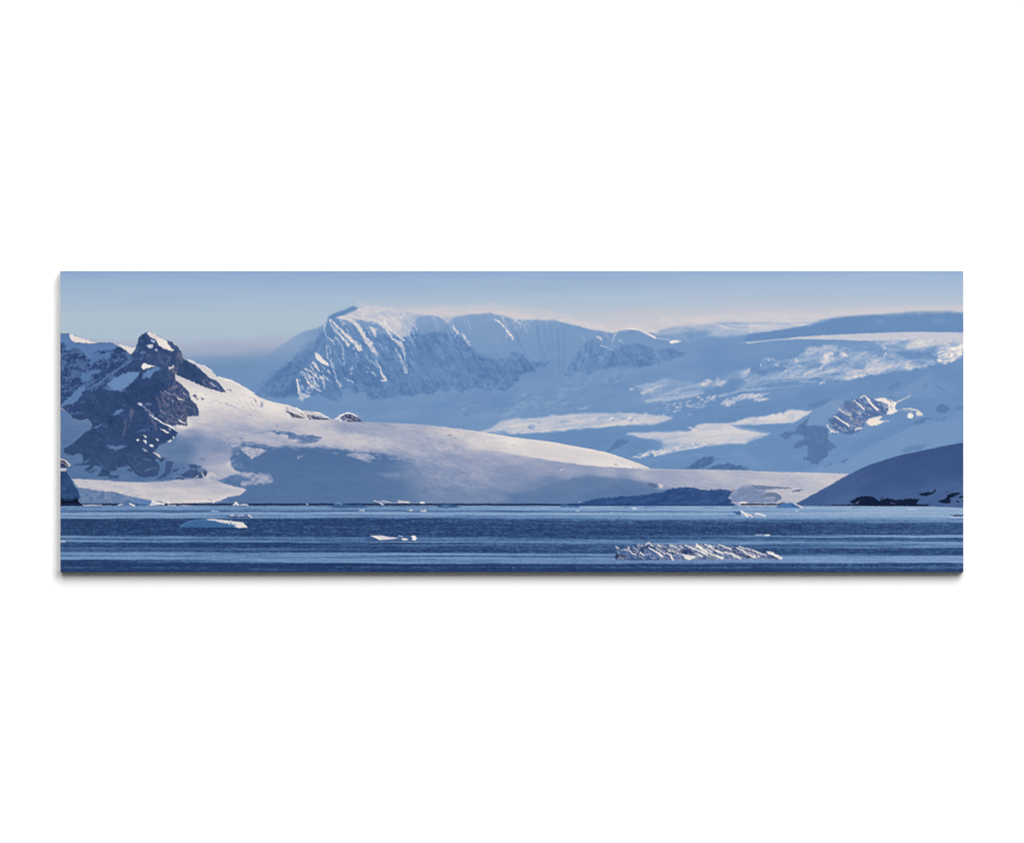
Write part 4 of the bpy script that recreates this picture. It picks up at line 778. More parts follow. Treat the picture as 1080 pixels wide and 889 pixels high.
# ------------------------------------------------------------ low dark shore under the plateau
low = P(580, 510, "180 190 260 186 300 182 400 150 500 136 600 130 700 120 800 112 900 104 960 90 1000 86 1078 78") + P(730, 510, "-250 62 -180 45 -100 38 0 36 60 48 130 64 200 56 280 50 340 62 400 70 352 108 348 140 380 160 372 185 430 212 0 216") + [(600, 534)]
sl, mk = poly(low, .7, .8, 3)
c = np.array([49, 79, 130]) + fbm(8, 3, 351, 4, -20)[..., None] * np.array([10, 12, 12])
k = mk[..., None] * .97
C[sl] = C[sl] * (1 - k) + c[sl] * k
for o, q, col, a in [("730,510", "560 14 640 14 740 26 850 32 945 40 900 50 800 46 700 60 640 55 600 45", (112, 128, 166), .8), ("730,510", "630 140 680 100 720 82 800 88 840 112 850 140 800 168 780 165 790 128 720 122", (108, 126, 157), .85), ("730,510", "940 66 1000 54 1060 52 1020 75 960 76", (92, 104, 142), .85), ("730,510", "340 62 400 50 420 68 370 72", (160, 150, 165), .7),
                     ("730,510", "440 178 480 168 530 178 500 188 450 186", (228, 220, 220), .9), ("730,510", "390 170 430 162 440 178 400 180", (175, 178, 200), .8), ("730,510", "950 88 1010 80 1000 95 970 98", (190, 186, 198), .7), ("730,510", "940 50 990 42 1010 50 960 58", (216, 208, 214), .8), ("730,510", "830 182 890 178 880 190 835 190", (40, 48, 78), .9),
                     ("580,510", "925 5 960 -5 1020 20 1000 40 975 40", (92, 104, 142), .8), ("580,510", "1020 5 1060 0 1078 20 1060 45 1030 30", (215, 206, 206), .8), ("580,510", "560 15 600 8 620 20 580 22", (105, 122, 154), .7), ("580,510", "580 95 620 82 640 88 600 98", (100, 118, 154), .8), ("580,510", "690 100 740 85 800 82 740 98", (92, 112, 149), .8), ("580,510", "840 72 860 70 850 78", (100, 118, 154), .7),
                     ("580,510", "270 170 300 165 290 185 275 182", (150, 170, 205), .7)]:
    ox, oy = map(float, o.split(','))
    ink(poly(P(ox, oy, q), .55, .6, 2), np.array(col), a)
sl, mk = poly(P(730, 510, "355 120 420 60 480 20 560 14 620 50 640 55 700 75 640 135 780 130 800 180 480 192 380 165"), 2.2, .9, 3)
C[sl] = C[sl] * (1 - mk[..., None] * .75) + (np.array([106, 128, 167]) + 12 * fbm(5, 2, 353, 3, -20)[..., None])[sl] * mk[..., None] * .75
for q, col, a in [("560 14 640 14 740 26 850 32 945 40 900 50 800 46 700 60 640 55 600 45", (108, 124, 153), .75), ("630 140 680 100 720 82 800 88 840 112 850 140 800 168 780 165 790 128 720 122", (104, 122, 155), .8), ("440 178 480 168 530 178 500 188 450 186", (228, 220, 220), .9)]:
    ink(poly(P(730, 510, q), .55, .6, 2), np.array(col), a)
# black waterline
ink(stroke([(60, 531.9), (250, 531.9), (420, 531.9), (560, 532.0), (606, 532.6)], 2.3, 2.0, .55, .25, 4), np.array([26, 42, 76]), .95)
ink(stroke([(782, 531.9), (820, 532), (842, 532.4)], 1.5, 1.8, .5, .2, 3), np.array([24, 32, 58]), .95)
ink(stroke([(600, 532.6), (700, 533.2), (772, 533.2)], 1.2, 1.2, .6, .2, 3), np.array([34, 62, 112]), .9)

# ------------------------------------------------------------ the sea
HOR = 533.6
bright, mid, dk, deep = (138, 172, 212), (104, 144, 194), (54, 88, 131), (40, 68, 124)
ROWS = {  # down the picture at four places across it: how light the water is, 0 deep .. 1 bright
    64: [(533, .45), (534.5, .62), (536, .6), (538.5, .5), (539.3, .3), (540.2, .5), (541.5, .9), (543, .62), (543.8, .5), (545, .72), (546.5, .55), (547.3, .2), (556, .17), (564.6, .2), (565.8, .62), (567.5, .52), (569, .22), (570.6, .72), (571.8, .3), (576, .2), (577.5, .42), (580, .3), (581.8, .45), (583.6, .66), (585.5, .38), (587.4, .66), (590, .6), (590.8, .1), (597, .08), (598.6, .3), (600, .14), (601, .12), (604, .02)],
    300: [(533, .5), (534.5, .62), (537, .6), (539, .3), (540.2, .55), (541.8, .85), (543.2, .5), (545.5, .66), (546.6, .4), (548, .2), (556, .22), (565, .22), (566.6, .45), (570.4, .4), (571.2, .62), (572.2, .2), (577, .22), (579, .45), (581.4, .2), (583, .5), (586, .6), (588, .5), (590.5, .62), (593, .55), (593.8, .1), (599, .1), (600.4, .2), (604, .04)],
    420: [(533, .5), (534.6, .6), (536.6, .64), (538, .6), (538.7, .3), (539.6, .55), (541, .9), (542.6, .82), (543.5, .36), (544.6, .62), (545.6, .58), (546.6, .25), (548, .2), (555, .18), (555.8, .28), (556.6, .2), (562, .22), (566, .24), (567.2, .5), (569.4, .5), (570.2, .3), (571.2, .55), (572, .45), (573.1, .08), (574.4, .46), (575.6, .42), (576.8, .2), (579, .3), (580.4, .16), (582.4, .22), (583.6, .66), (585.4, .62), (586.5, .22), (588, .6), (590, .52), (593.6, .58), (594.8, .1), (597, .06), (598.4, .22), (600, .08), (604, .03)],
    640: [(533, .7), (534.5, .85), (537, .85), (538.6, .7), (539.4, .25), (540.2, .6), (541.5, .95), (543, .8), (544, .55), (546, .6), (549, .3), (556, .22), (563, .2), (568, .26), (570, .5), (572.5, .6), (574.4, .3), (578, .28), (583, .24), (585, .72), (586.2, .4), (588.5, .58), (594.5, .52), (595.6, .1), (597, .16), (598.4, .3), (599.6, .1), (604, .04)],
    1016: [(533, .9), (536, 1.02), (537.6, .9), (540, .95), (545, .97), (546, .75), (548, .6), (550.5, .5), (551.6, .26), (558, .28), (563.6, .3), (564.6, .75), (566.6, .7), (567.4, .28), (570.6, .3), (571.8, .68), (574, .6), (577.4, .52), (578.4, .26), (585.4, .24), (586.4, .72), (589, .74), (593, .7), (594, .2), (596.5, .24), (598, .42), (599.4, .2), (604, .06)]}
xs = sorted(ROWS)
yw = GY + .4 * fbm(120, 5, 401, 3) + .3 * fbm(26, 1.6, 402, 2)
L = np.zeros(GX.shape, np.float32)
prof = [np.interp(yw, [r[0] for r in ROWS[x]], [r[1] for r in ROWS[x]]) for x in xs]
for i in range(len(xs) - 1):
    t = np.clip((GX - xs[i]) / (xs[i + 1] - xs[i]), 0, 1)
    sel = (GX >= xs[i]) & (GX <= xs[i + 1] + 1) if i else (GX <= xs[1])
    L = np.where(sel, prof[i] * (1 - t) + prof[i + 1] * t, L)
calm = ss(.15, .5, L)
L += .05 * fbm(90, .9, 403, 3) * calm + .09 * fbm(7, .9, 404, 3, 2) * (1 - calm) + .09 * fbm(2.2, .9, 405, 2) * (1 - .5 * calm)
L += .03 * fbm(200, 6, 406, 3) + .09 * fbm(46, .8, 409, 3) * calm + .06 * fbm(30, .7, 410, 2) * (1 - calm)
W = palette(np.clip(L, 0, 1.1), [(0, (34, 57, 102)), (.2, (43, 69, 110)), (.4, (71, 104, 149)), (.6, (112, 144, 185)), (.85, (136, 165, 201)), (1.05, (154, 176, 201))])
W += (fbm(3, 1.2, 407, 2)[..., None] * np.array([3, 4, 4]))
hz = ss(HOR - .45, HOR + .45, GY + np.interp(GX, [64, 900, 985, 1016], [0, 0, -.6, -1.8]))[..., None]
C = C * (1 - hz) + W * hz
REG['sea'] = (FULL, hz[..., 0])

# ------------------------------------------------------------ ice afloat
ICE = []


def floe(o, q, col, f=.5, r=.4, add=True):
    ox, oy = map(float, o.split(','))
    sm = poly(P(ox, oy, q), f, r, 2)
    ink(sm, np.array(col), .97)
    if add:
        ICE.append(sm)
    return sm


def dab(o, q, w0, w1, col, a=.95, f=.45, r=.35):
    ox, oy = map(float, o.split(','))
    ink(stroke(P(ox, oy, q), w0, w1, f, r, 2), np.array(col), a)


def lump(o, q, col, a=.95, f=.5, r=.4):
    ox, oy = map(float, o.split(','))
    ink(poly(P(ox, oy, q), f, r, 2), np.array(col), a)


WH, BL, DB = (243, 237, 230), (70, 100, 137), (40, 62, 106)
# long low floe at the left
floe("180,510", "80 405 130 372 180 348 240 340 330 334 400 338 480 342 560 352 640 364 690 370 710 390 732 412 640 418 400 416 100 414", (74, 114, 161))
lump("180,510", "110 412 140 380 240 352 320 352 420 370 500 385 580 395 600 412 400 414", (62, 104, 153))
lump("180,510", "330 334 400 336 480 342 560 350 640 362 690 370 705 390 730 412 690 416 640 418 600 408 630 396 580 385 555 390 540 375 480 368 420 352 360 345", (232, 224, 222))
lump("180,510", "555 362 580 368 575 385 560 385", (100, 132, 182), .8); dab("180,510", "600 368 620 392", .8, .8, (160, 168, 196), .8); dab("180,510", "630 398 720 412", 1.4, 1, (240, 224, 218), .8)
dab("180,510", "460 345 500 365", .8, .6, (150, 165, 200), .7); dab("180,510", "110 417 400 419 620 419", .8, 1, (26, 48, 92), .85)
# small floe in the middle
K5 = 5.4
sm = poly(P(300, 528, "455 217 490 199 540 196 600 203 640 206 662 198 700 201 722 200 746 196 757 211 746 226 640 227 560 228 470 226", K5), .5, .3, 2)
ink(sm, np.array((66, 96, 148)), .97); ICE.append(sm)
ink(stroke(P(300, 528, "460 227 600 229 740 228", K5), .7, .7, .4, .2, 3), np.array((36, 58, 104)), .7)
for q, col in [("488 200 520 197 560 199 600 207 652 212 610 219 570 222 540 223 522 212", (222, 216, 219)), ("666 213 706 216 692 225 672 223", (236, 230, 226)), ("720 201 742 197 754 210 746 226 726 223 730 210", (243, 237, 231))]:
    ink(poly(P(300, 528, q, K5), .5, .25, 2), np.array(col), .97)
ink(stroke(P(300, 528, "510 203 545 218", K5), 1.3, 1.8, .5, .3, 2), np.array((240, 234, 231)), .9)
ink(stroke(P(300, 528, "652 200 672 204", K5), 1, .8, .5, .3, 2), np.array((196, 202, 216)), .9)
ink(stroke(P(300, 528, "505 197 545 199", K5), .6, .5, .4, .2, 2), np.array((120, 110, 130)), .6)

# rough low berg at the right front: humps lit from the right
berg = P(580, 510, "612 690 640 655 630 620 650 610 700 625 740 600 800 585 850 575 900 570 940 560 1000 572 1078 575") + P(730, 510, "-150 580 -50 572 60 570 130 580 220 582 300 585 360 598 450 598 520 612 600 630 680 660 730 645 780 665 835 690 845 710 800 722 700 712 600 712 500 708 430 714 280 716 150 712 0 720") + P(580, 510, "1200 722 1078 722 1000 718 900 722 800 716 700 720 640 716")
sm = poly(berg, .5, .5, 2.5)
sl, mk = sm
ICE.append(sm)
KB = 10.8
v = fbm(7, 2.4, 421, 3, 28) * .6 + fbm(2.2, 1.3, 422, 2, 20) * .6
c = palette(np.clip(.38 + .34 * v + .1 * ss(700, 730, GX), 0, 1), [(0, (42, 56, 92)), (.35, (66, 92, 138)), (.6, (108, 124, 160)), (.85, (176, 178, 192)), (1, (226, 220, 220))])
C[sl] = C[sl] * (1 - mk[..., None]) + c[sl] * mk[..., None]


def slab(ox, q, col, a=.93, f=.55):
    ink(poly(P(ox, 565, q, KB), f, .35, 1.8), np.array(col) + 6 * fbm(2, 1.4, 423, 1)[poly(P(ox, 565, q, KB), f, .35, 1.8)[0]][..., None] * 0, a)


def edge(ox, q, w0, w1, col=WH, a=.92):
    ink(stroke(P(ox, 565, q, KB), w0, w1, .5, .45, 1.8), np.array(col), a)


slab(640, "120 250 150 200 190 165 240 160 290 205 340 225 380 235 400 262 250 268", (62, 92, 142)); slab(640, "400 262 420 220 440 160 500 140 560 185 610 235 640 262 560 270", (66, 96, 148)); slab(640, "640 262 650 210 690 200 725 235 735 268", (60, 86, 134))
slab(640, "770 265 760 215 800 195 880 222 880 262", (92, 116, 158)); slab(640, "320 130 380 120 440 140 420 190 390 190 350 150", (46, 66, 110)); slab(640, "820 170 860 145 950 160 1000 190 1010 215 920 215", (48, 68, 112))
slab(640, "550 120 620 105 700 110 740 150 690 170 620 160", (84, 100, 138)); slab(640, "120 250 160 212 200 215 240 255", (78, 84, 110), .8); slab(640, "85 250 120 205 140 215 115 255", (40, 46, 72))
slab(735, "180 160 220 140 330 150 380 190 330 195 240 170", (58, 78, 120)); slab(735, "370 150 430 125 470 170 540 210 620 240 520 240 440 210", (56, 74, 114)); slab(735, "100 230 180 215 270 258 140 268", (106, 116, 138), .7); slab(735, "700 240 760 220 830 230 880 262 760 262", (92, 106, 146)); slab(735, "560 232 600 225 640 250 590 254", (64, 54, 66))
slab(735, "300 200 340 200 400 250 330 262", (72, 98, 146)); slab(735, "520 160 600 180 680 210 690 250 640 255 590 215", (168, 166, 184), .85)
for q, w0, w1 in [("108 130 132 140", 1.3, 1.1), ("190 150 250 150 290 200 335 216", .7, 1.1), ("238 125 258 136", .9, .8), ("318 140 356 172", .8, .9), ("385 190 422 226", 1, 1.3), ("440 102 480 80 522 110", 1, 1.3), ("582 100 604 116", 1.6, 1.4), ("480 135 560 182 632 232", 1, 2), ("555 135 620 175 664 202", .8, 1.1), ("592 190 622 230", 1.4, 1.8),
                  ("680 195 728 225 750 268", 1.2, 2.4), ("700 165 772 182", 1.6, 1.4), ("720 105 780 130 828 156", 1.5, 1.4), ("838 125 868 140", .9, .8), ("790 195 885 222", .8, 1.2), ("890 105 962 130", 1, .9), ("940 130 1012 152 1080 188", 1.2, 1.6), ("1022 95 1085 142", 1.8, 2.2), ("1030 200 1085 238", 1.2, 1.5)]:
    edge(640, q, w0, w1)
slab(640, "868 216 940 220 1002 230 1018 250 940 273 892 262", WH, .96)
for q, w0, w1 in [("350 95 412 116", .9, .8), ("445 211 497 212", .7, .6), ("310 165 346 192", .8, .8), ("528 88 562 99", .8, .7), ("722 95 792 101", .8, .7), ("620 110 680 130", 1.4, 1)]:
    edge(640, q, w0, w1, (186, 184, 196), .8)
for q, w0, w1 in [("418 116 522 126", 1, .9), ("780 152 832 122", .9, .8), ("820 172 1000 216", .8, 1), ("640 150 700 160", .8, .7), ("730 170 760 190", .9, .8)]:
    edge(640, q, w0, w1, (34, 42, 74), .85)
for q, w0, w1 in [("-5 118 80 165 150 200 292 256", 1.8, 2.4), ("90 100 150 125 192 160", 1.1, 1.3), ("150 110 202 142", 1.2, 1.1), ("110 150 182 186", .9, .8), ("60 180 112 216", 2.2, 2), ("18 205 62 237", 1.3, 1.2), ("215 165 297 202", 1.8, 1.9), ("250 105 330 125 392 156", 1, 1.4), ("320 190 400 205 442 236", 1.6, 2), ("395 200 440 220 497 256", 1.5, 1.8),
                  ("455 140 520 160 560 195 642 240", 1.2, 1.5), ("480 120 542 146", .9, .9), ("560 140 640 165 720 200 782 222", .9, 1), ("622 220 668 242", 1.6, 1.8), ("800 182 840 180 882 206", 1, 1.2), ("818 195 900 226 957 252", 1.8, 2.5), ("690 212 712 240", 1, .8)]:
    edge(735, q, w0, w1)
for q, w0, w1, col in [("195 105 242 132", .8, .8, (176, 176, 190)), ("30 100 70 112", 1.4, 1.2, (150, 140, 150)), ("200 142 240 150", .8, .8, (36, 44, 78)), ("330 150 440 190", .8, .9, (40, 54, 94)), ("868 236 914 264", .8, .7, (84, 72, 84)), ("130 190 200 220", .7, .7, (70, 80, 110)), ("560 175 600 200", .7, .6, (96, 100, 130)), ("610 160 640 190", .7, .6, (96, 100, 130)), ("660 190 690 215", .7, .6, (90, 96, 128)), ("600 200 640 225", .7, .6, (110, 110, 136))]:
    edge(735, q, w0, w1, col, .8)
edge(640, "-10 238 60 245 110 240", .9, .9, (60, 84, 134), .7); edge(640, "100 266 300 270 600 268", .8, .8, (40, 58, 100), .8); edge(640, "640 272 1080 276", .8, .7, (128, 128, 148), .6); edge(735, "0 276 200 272 500 268 900 264", .8, .6, (124, 130, 154), .6)
g = (ss(-.1, .6, fbm(2.6, 1.5, 425, 3, 25)))[sl] * mk * .5   # rubble and frost between the slabs
C[sl] = C[sl] * (1 - g[..., None]) + np.array([176, 178, 194]) * g[..., None]
# lumpy floe behind it, and a flat one
floe("730,510", "420 300 440 285 470 260 520 272 560 285 600 282 640 278 690 305 660 316 540 316 480 312", (150, 166, 200))
dab("730,510", "465 262 500 285 520 308", 1.6, 2, WH); dab("730,510", "510 285 560 300 570 312", 1.8, 1.4, (222, 216, 220)); dab("730,510", "600 285 640 285 690 308", 1.6, 1.4, (238, 232, 230)); lump("730,510", "380 265 460 262 460 300 430 298", (62, 98, 145)); dab("730,510", "345 305 430 305", .9, .9, (72, 106, 149), .8); dab("730,510", "560 290 590 312", 1.2, 1, (140, 148, 180))
floe("730,510", "590 488 640 482 700 480 735 486 730 496 690 494 620 492", (130, 150, 192)); dab("730,510", "698 488 735 490", 1.2, 1.2, WH); dab("730,510", "600 487 660 485", .8, .8, (190, 192, 208), .8)
# blue berg under the dark slope
floe("730,510", "800 230 810 205 850 190 920 180 965 178 990 200 1050 230", (70, 116, 171)); dab("730,510", "960 182 1000 205 1045 228", 1.2, 1.6, (222, 216, 224)); lump("730,510", "940 185 970 195 1010 228 950 225", (58, 100, 157))
floe("730,510", "1060 230 1120 222 1170 226 1180 234 1100 238", (160, 178, 210)); floe("730,510", "970 258 1000 250 1010 262 980 266", (180, 195, 218), .5, .3)
# dark sliver at the right edge
floe("900,510", "915 298 960 294 1055 292 1055 308 950 308", (40, 58, 96)); dab("900,510", "920 318 1050 320", .8, .8, (190, 204, 222), .7); dab("900,510", "520 240 600 242", 1.2, 1, (200, 210, 225), .7)
# chips further out
floe("180,510", "530 308 560 292 600 295 660 294 730 292 768 320 700 318 580 320", (96, 122, 170)); dab("180,510", "560 298 600 300", 1, .9, (205, 205, 215)); dab("180,510", "640 300 690 302", 1, .8, (198, 200, 214)); dab("180,510", "740 298 765 318", 1.4, 1.2, (226, 224, 228)); dab("180,510", "550 316 740 318", .8, .8, (44, 62, 104)); dab("180,510", "515 312 550 302", .8, .7, DB, .7)
floe("180,510", "350 266 400 254 460 256 470 268 400 270", (128, 156, 200)); dab("180,510", "390 260 440 260", .8, .6, (190, 200, 218), .8)
floe("360,510", "160 258 180 246 220 248 230 260", (185, 194, 214))
floe("360,510", "600 262 640 250 660 242 680 252 740 250 770 244 800 256 805 268 700 268", (112, 134, 172)); dab("360,510", "650 250 670 252", 1.3, 1.1, WH); dab("360,510", "760 258 800 256", 1.4, 1.6, (205, 206, 210)); dab("360,510", "610 262 740 264", .8, .8, DB, .8)
floe("60,510", "35 545 60 540 80 544 75 552 40 552", (205, 214, 228), .5, .3)
floe("580,510", "770 228 800 222 830 235 800 246", (196, 206, 222), .5, .4); floe("580,510", "680 222 740 215 750 228 700 232", (110, 140, 180), .5, .4); floe("580,510", "240 254 280 250 275 262 245 262", (176, 194, 218), .5, .3); floe("580,510", "565 275 590 270 585 282", (176, 194, 218), .5, .3)
# brash and bergy bits along the far shore
floe("180,510", "570 204 600 195 620 172 640 192 690 190 730 205 650 208", (150, 166, 198)); dab("180,510", "600 202 622 178 636 200", 1.4, 1.4, WH); dab("180,510", "680 196 730 204", 1.2, 1, (214, 212, 220))
floe("60,510", "240 200 300 196 430 198 430 208 250 210", (176, 184, 206), .5, .3)
floe("60,510", "570 212 590 190 620 180 660 152 700 155 740 190 780 215", (86, 118, 163)); dab("60,510", "580 202 620 196", 1.1, 1, (205, 208, 220)); dab("60,510", "690 192 730 208", 1.4, 1.6, WH)
floe("60,510", "720 170 760 142 830 150 900 172 960 180 1020 196 900 205 780 200", (98, 130, 182)); dab("60,510", "770 200 840 205", .9, .8, (70, 104, 149))
floe("60,510", "880 205 905 160 930 165 960 175 1020 195 980 200 930 205", (206, 208, 220)); dab("60,510", "905 162 925 172", 1.3, 1.2, WH); dab("60,510", "935 180 1015 196", 1.8, 1.4, WH); dab("60,510", "885 202 900 200", 1.2, 1, WH)
floe("60,510", "1035 175 1060 165 1085 185 1060 192", (226, 222, 226), .5, .3)
floe("60,510", "1040 202 1130 200 1130 210 1060 212", (186, 190, 208), .5, .3); floe("180,510", "80 205 120 200 170 206 150 212", (170, 180, 204), .5, .3)
floe("260,510", "-170 0 -169 0 -169 1", BL, .4, 0, False)
floe("360,510", "-110 212 -60 195 -20 178 40 195 100 205 180 195 265 222 100 230 -60 228", (62, 96, 141)); dab("360,510", "-60 190 -20 182 0 195", 1, 1, (130, 156, 200))
floe("360,510", "-340 200 -320 188 -310 200", (226, 224, 230), .5, .2)
floe("360,510", "300 158 345 166 400 160 440 172 500 177 530 168 545 158 600 164 645 170 650 184 480 187 430 186 400 200 372 196 345 176", (132, 146, 182)); dab("360,510", "305 158 350 172 395 200", .9, 1.0, (206, 206, 218)); dab("360,510", "540 176 580 172 640 178", 1.2, 1.1, (238, 226, 218)); dab("360,510", "385 165 440 170 470 176", .8, .7, (196, 196, 210)); dab("360,510", "550 160 556 166", 1, .8, (236, 228, 222)); dab("360,510", "650 184 720 184", .6, .6, (150, 160, 190), .7)
floe("360,510", "740 180 760 170 790 178 785 188 750 188", (240, 236, 236), .5, .3)
floe("360,510", "900 222 940 198 990 188 1040 192 1078 205 1130 222 1000 230", (54, 88, 133)); dab("360,510", "970 212 1010 212", .8, .8, (110, 140, 186))
floe("580,510", "100 225 110 200 150 198 160 215 220 215 280 212 270 228", (66, 108, 161)); dab("580,510", "150 208 260 216", .9, .8, (86, 122, 167))
for x0, x1 in [(742, 752), (772, 786), (792, 800), (806, 812), (680, 694), (900, 908)]:
    ink(stroke([(x0, 535.2), (x1, 535)], .8, .6, .4, .2, 2), np.array([66, 100, 156]), .7)

# the crispness of a sharpened photograph
def blur(a, r):
    k = np.exp(-.5 * (np.arange(-3, 4) / r) ** 2); k /= k.sum()
    for ax in (0, 1):
        pad = [(0, 0)] * 3; pad[ax] = (3, 3)
        q = np.pad(a, pad, mode='edge'); n = a.shape[ax]
        a = sum(k[i] * (q[i:i + n] if ax == 0 else q[:, i:i + n]) for i in range(7))
    return a


land = ss(338, 352, GY)[..., None]
C = C + land * .4 * (C - blur(C, 1.5))

# fine grain of the photograph
grain = 1.7 - 1.5 * ss(360, 335, GY)
C += fbm(1.6, 1.3, 501, 2)[..., None] * grain[..., None]
warm = ss(150, 205, C[..., 0]) * ss(395, 420, GY) * fbm(2.6, 2, 503, 2)   # faint colour mottle in the bright snow
C += warm[..., None] * np.array([2.5, 0, -2.5])
C = np.clip(C, 0, 255)

# ================================================================ the scene
import bpy
import bmesh

U = 1.5 / (X1 - X0)                                   # metres per unit: the print is 1.5 m wide
CX, CY = 540.0, 444.5                                 # the camera looks at this point of the wall
DEPTH = 0.020                                         # how far the print stands off the wall
sc = bpy.context.scene
col = sc.collection
wx = lambda px: (px - CX) * U
wz = lambda py: (CY - py) * U


def lin(c):
    c = c / 255.0
    return np.where(c <= 0.04045, c / 12.92, ((c + 0.055) / 1.055) ** 2.4)


def principled(name, rough, spec):
    m = bpy.data.materials.new(name); m.use_nodes = True
    b = m.node_tree.nodes['Principled BSDF']
    b.inputs['Roughness'].default_value = rough
    b.inputs['Specular IOR Level'].default_value = spec
    return m, m.node_tree.nodes, m.node_tree.links, b


# white painted wall
m_wall, n, l, b = principled('white_wall_paint', .9, .15)
tc = n.new('ShaderNodeTexCoord'); no = n.new('ShaderNodeTexNoise'); no.inputs['Scale'].default_value = 260; no.inputs['Detail'].default_value = 3
l.new(tc.outputs['Object'], no.inputs['Vector'])
rp = n.new('ShaderNodeValToRGB'); rp.color_ramp.elements[0].color = (.89, .89, .89, 1); rp.color_ramp.elements[1].color = (.92, .92, .92, 1)
l.new(no.outputs['Fac'], rp.inputs['Fac']); l.new(rp.outputs['Color'], b.inputs['Base Color'])
# white core of the panel
m_board, n, l, b = principled('white_board', .6, .2)
tc = n.new('ShaderNodeTexCoord'); no = n.new('ShaderNodeTexNoise'); no.inputs['Scale'].default_value = 90
l.new(tc.outputs['Object'], no.inputs['Vector'])
rp = n.new('ShaderNodeValToRGB'); rp.color_ramp.elements[0].color = (.74, .74, .73, 1); rp.color_ramp.elements[1].color = (.80, .80, .79, 1)
l.new(no.outputs['Fac'], rp.inputs['Fac']); l.new(rp.outputs['Color'], b.inputs['Base Color'])
# ink on a satin sheet
m_ink, n, l, b = principled('printed_ink', .75, .02)
at = n.new('ShaderNodeVertexColor'); at.layer_name = 'ink'
l.new(at.outputs['Color'], b.inputs['Base Color'])


def link(name, me, mat, parent=None):
    o = bpy.data.objects.new(name, me); col.objects.link(o)
    me.materials.append(mat)
    if parent:
        o.parent = parent
    return o


# the wall
bm = bmesh.new()
bmesh.ops.create_grid(bm, x_segments=1, y_segments=1, size=.5)
me = bpy.data.meshes.new('wall'); 
for v in bm.verts:
    v.co = (v.co.x * 9, 0, v.co.y * 7)
bmesh.ops.recalc_face_normals(bm, faces=bm.faces[:])
for f in bm.faces:
    if f.normal.y > 0:
        f.normal_flip()
r = bmesh.ops.extrude_face_region(bm, geom=bm.faces[:])
for g in r['geom']:
    if isinstance(g, bmesh.types.BMVert):
        g.co.y += .12
bmesh.ops.recalc_face_normals(bm, faces=bm.faces[:])
bm.to_mesh(me); bm.free()
wall = link('wall', me, m_wall)
wall['kind'] = 'structure'
wall['label'] = 'plain white wall behind the panoramic print'

# the print: an Empty with the panel and the printed areas as its parts
root = bpy.data.objects.new('panoramic_print', None); col.objects.link(root)
root.empty_display_size = .1
root.location = (wx((X0 + X1) / 2), 0, wz(Y1))
root['label'] = 'wide unframed panoramic print of snowy mountains above dark blue sea, on a white wall'
root['category'] = 'wall art'
RX, RZ = root.location.x, root.location.z

bm = bmesh.new()
bmesh.ops.create_cube(bm, size=1)
hw, hz_, zc = (X1 - X0) * U / 2, (Y1 - Y0) * U, (Y1 - Y0) * U / 2
for v in bm.verts:
    v.co = (v.co.x * 2 * hw, -DEPTH / 2 + v.co.y * (DEPTH - .0004), zc + v.co.z * hz_)
bmesh.ops.bevel(bm, geom=bm.edges[:], offset=.0006, segments=2, affect='EDGES')
me = bpy.data.meshes.new('panel'); bm.to_mesh(me); bm.free()
panel = link('panel', me, m_board, root)

# which printed area each sample belongs to
AREA = np.zeros((NY, NX), np.int32)
for k, key in enumerate(['mountain', 'snow', 'peak', 'cliff', 'slope', 'sea'], 1):
    sl, mk = REG[key]
    AREA[sl] = np.where(mk > .5, k, AREA[sl])
sl, mk = REG['outcrop']
AREA[sl] = np.where(mk > .5, 7, AREA[sl])
for i, (sl, mk) in enumerate(ICE):
    AREA[sl] = np.where(mk > .5, 10 + i, AREA[sl])
GAIN = 1 / 1.318                                      # the wall is lit to white; ink is set for that light
INK = np.clip(lin(C) * GAIN, 0, 1).astype(np.float32)
INK = np.concatenate([INK, np.ones((NY, NX, 1), np.float32)], -1).reshape(-1, 4)
VX = ((GX - (X0 + X1) / 2) * U).reshape(-1); VZ = ((Y1 - GY) * U).reshape(-1)
fid = AREA[:-1, :-1]
jj, ii = np.mgrid[0:NY - 1, 0:NX - 1]


def area_mesh(name, ids, parent):
    sel = np.isin(fid, ids)
    j, i = jj[sel], ii[sel]
    if len(j) < 3:
        return None
    a = j * NX + i
    quads = np.stack([a, a + NX, a + NX + 1, a + 1], 1)
    used, inv = np.unique(quads.reshape(-1), return_inverse=True)
    co = np.stack([VX[used], np.full(len(used), -DEPTH), VZ[used]], 1).astype(np.float32)
    me = bpy.data.meshes.new(name)
    nf = len(quads)
    me.vertices.add(len(used)); me.vertices.foreach_set('co', co.reshape(-1))
    me.loops.add(nf * 4); me.loops.foreach_set('vertex_index', inv.reshape(-1).astype(np.int32))
    me.polygons.add(nf); me.polygons.foreach_set('loop_start', np.arange(0, nf * 4, 4, dtype=np.int32))
    me.update(calc_edges=True); me.validate()
    ca = me.color_attributes.new('ink', 'FLOAT_COLOR', 'POINT')
    ca.data.foreach_set('color', INK[used].reshape(-1))
    return link(name, me, m_ink, parent)


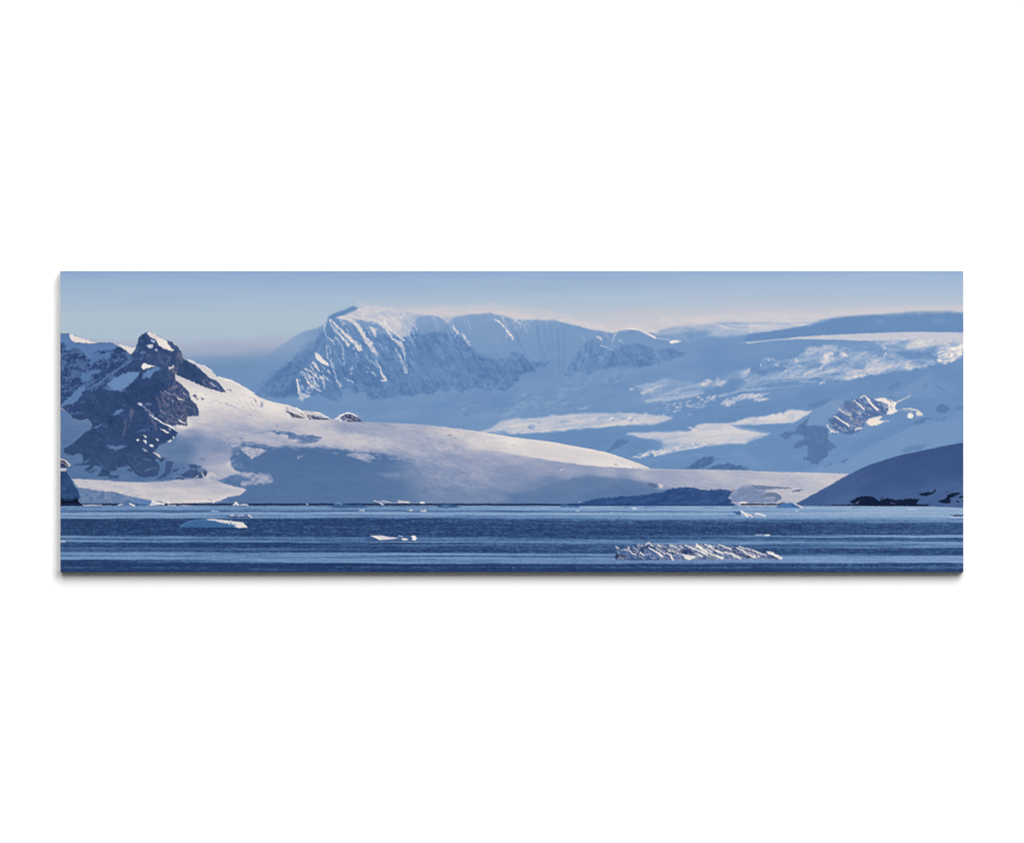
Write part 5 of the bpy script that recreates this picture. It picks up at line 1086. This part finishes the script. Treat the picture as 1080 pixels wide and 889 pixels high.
for ids, name, label in [([0], 'printed_sky', 'pale blue sky fading to rosy haze above the printed ridge'), ([1], 'printed_mountain_range', 'hazy blue snow mountains with sunlit ribs and glacier patches'),
                         ([2], 'printed_snow_slope', 'near snow dome, half sunlit and half in blue shade'), ([3], 'printed_rocky_peak', 'dark rocky peak with snow caps at the left'),
                         ([4], 'printed_cliff', 'small dark cliff with a snow cap at the left edge'), ([5], 'printed_headland', 'dark blue snow slope with black rocks at the right'),
                         ([6], 'printed_sea', 'dark blue sea with pale horizontal streaks')]:
    o = area_mesh(name, ids, root)
    o['label'] = label
    if ids == [6]:
        sea = o
    if ids == [1]:
        o = area_mesh('printed_rock_outcrop', [7], o)
        o['label'] = 'rugged rock outcrop with lit snow streaks'
BIG = {0: 'long low ice floe with a sunlit right end', 1: 'small white ice floe alone in the middle of the sea', 2: 'large lumpy ice floe at the lower right'}
for i in range(len(ICE)):
    o = area_mesh('printed_ice_floe', [10 + i], sea)
    if o and i in BIG:
        o['label'] = BIG[i]

# ---------------------------------------------------------------- light and camera
w = bpy.data.worlds.new('World'); sc.world = w; w.use_nodes = True
w.node_tree.nodes['Background'].inputs['Color'].default_value = (1, 1, 1, 1)
w.node_tree.nodes['Background'].inputs['Strength'].default_value = .06


def lamp(name, az, el, dist, sx, sy, power):
    d = bpy.data.lights.new(name, 'AREA'); d.shape = 'RECTANGLE'; d.size = sx; d.size_y = sy; d.energy = power
    o = bpy.data.objects.new(name, d); col.objects.link(o)
    a, e = math.radians(az), math.radians(el)
    o.location = (dist * math.sin(a) * math.cos(e), -dist * math.cos(a) * math.cos(e), dist * math.sin(e))
    from mathutils import Vector
    o.rotation_euler = (Vector((0, 0, 0)) - o.location).to_track_quat('-Z', 'Y').to_euler()
    return o


lamp('studio_lamp', 27, 35, 12.0, 6.6, 10.0, 1900)
lamp('studio_lamp', -16, 35, 12.0, 5.0, 10.0, 830)

cam = bpy.data.cameras.new('camera'); cam.sensor_width = 36
co = bpy.data.objects.new('camera', cam); col.objects.link(co)
DIST = 25.0
co.location = (0, -DIST - DEPTH, 0); co.rotation_euler = (math.pi / 2, 0, 0)
cam.lens = 36 * DIST / (1080 * U)
cam.clip_start = .05; cam.clip_end = 100
sc.camera = co
vs = sc.view_settings
vs.view_transform = 'Standard'; vs.look = 'None'; vs.exposure = 0; vs.gamma = 1
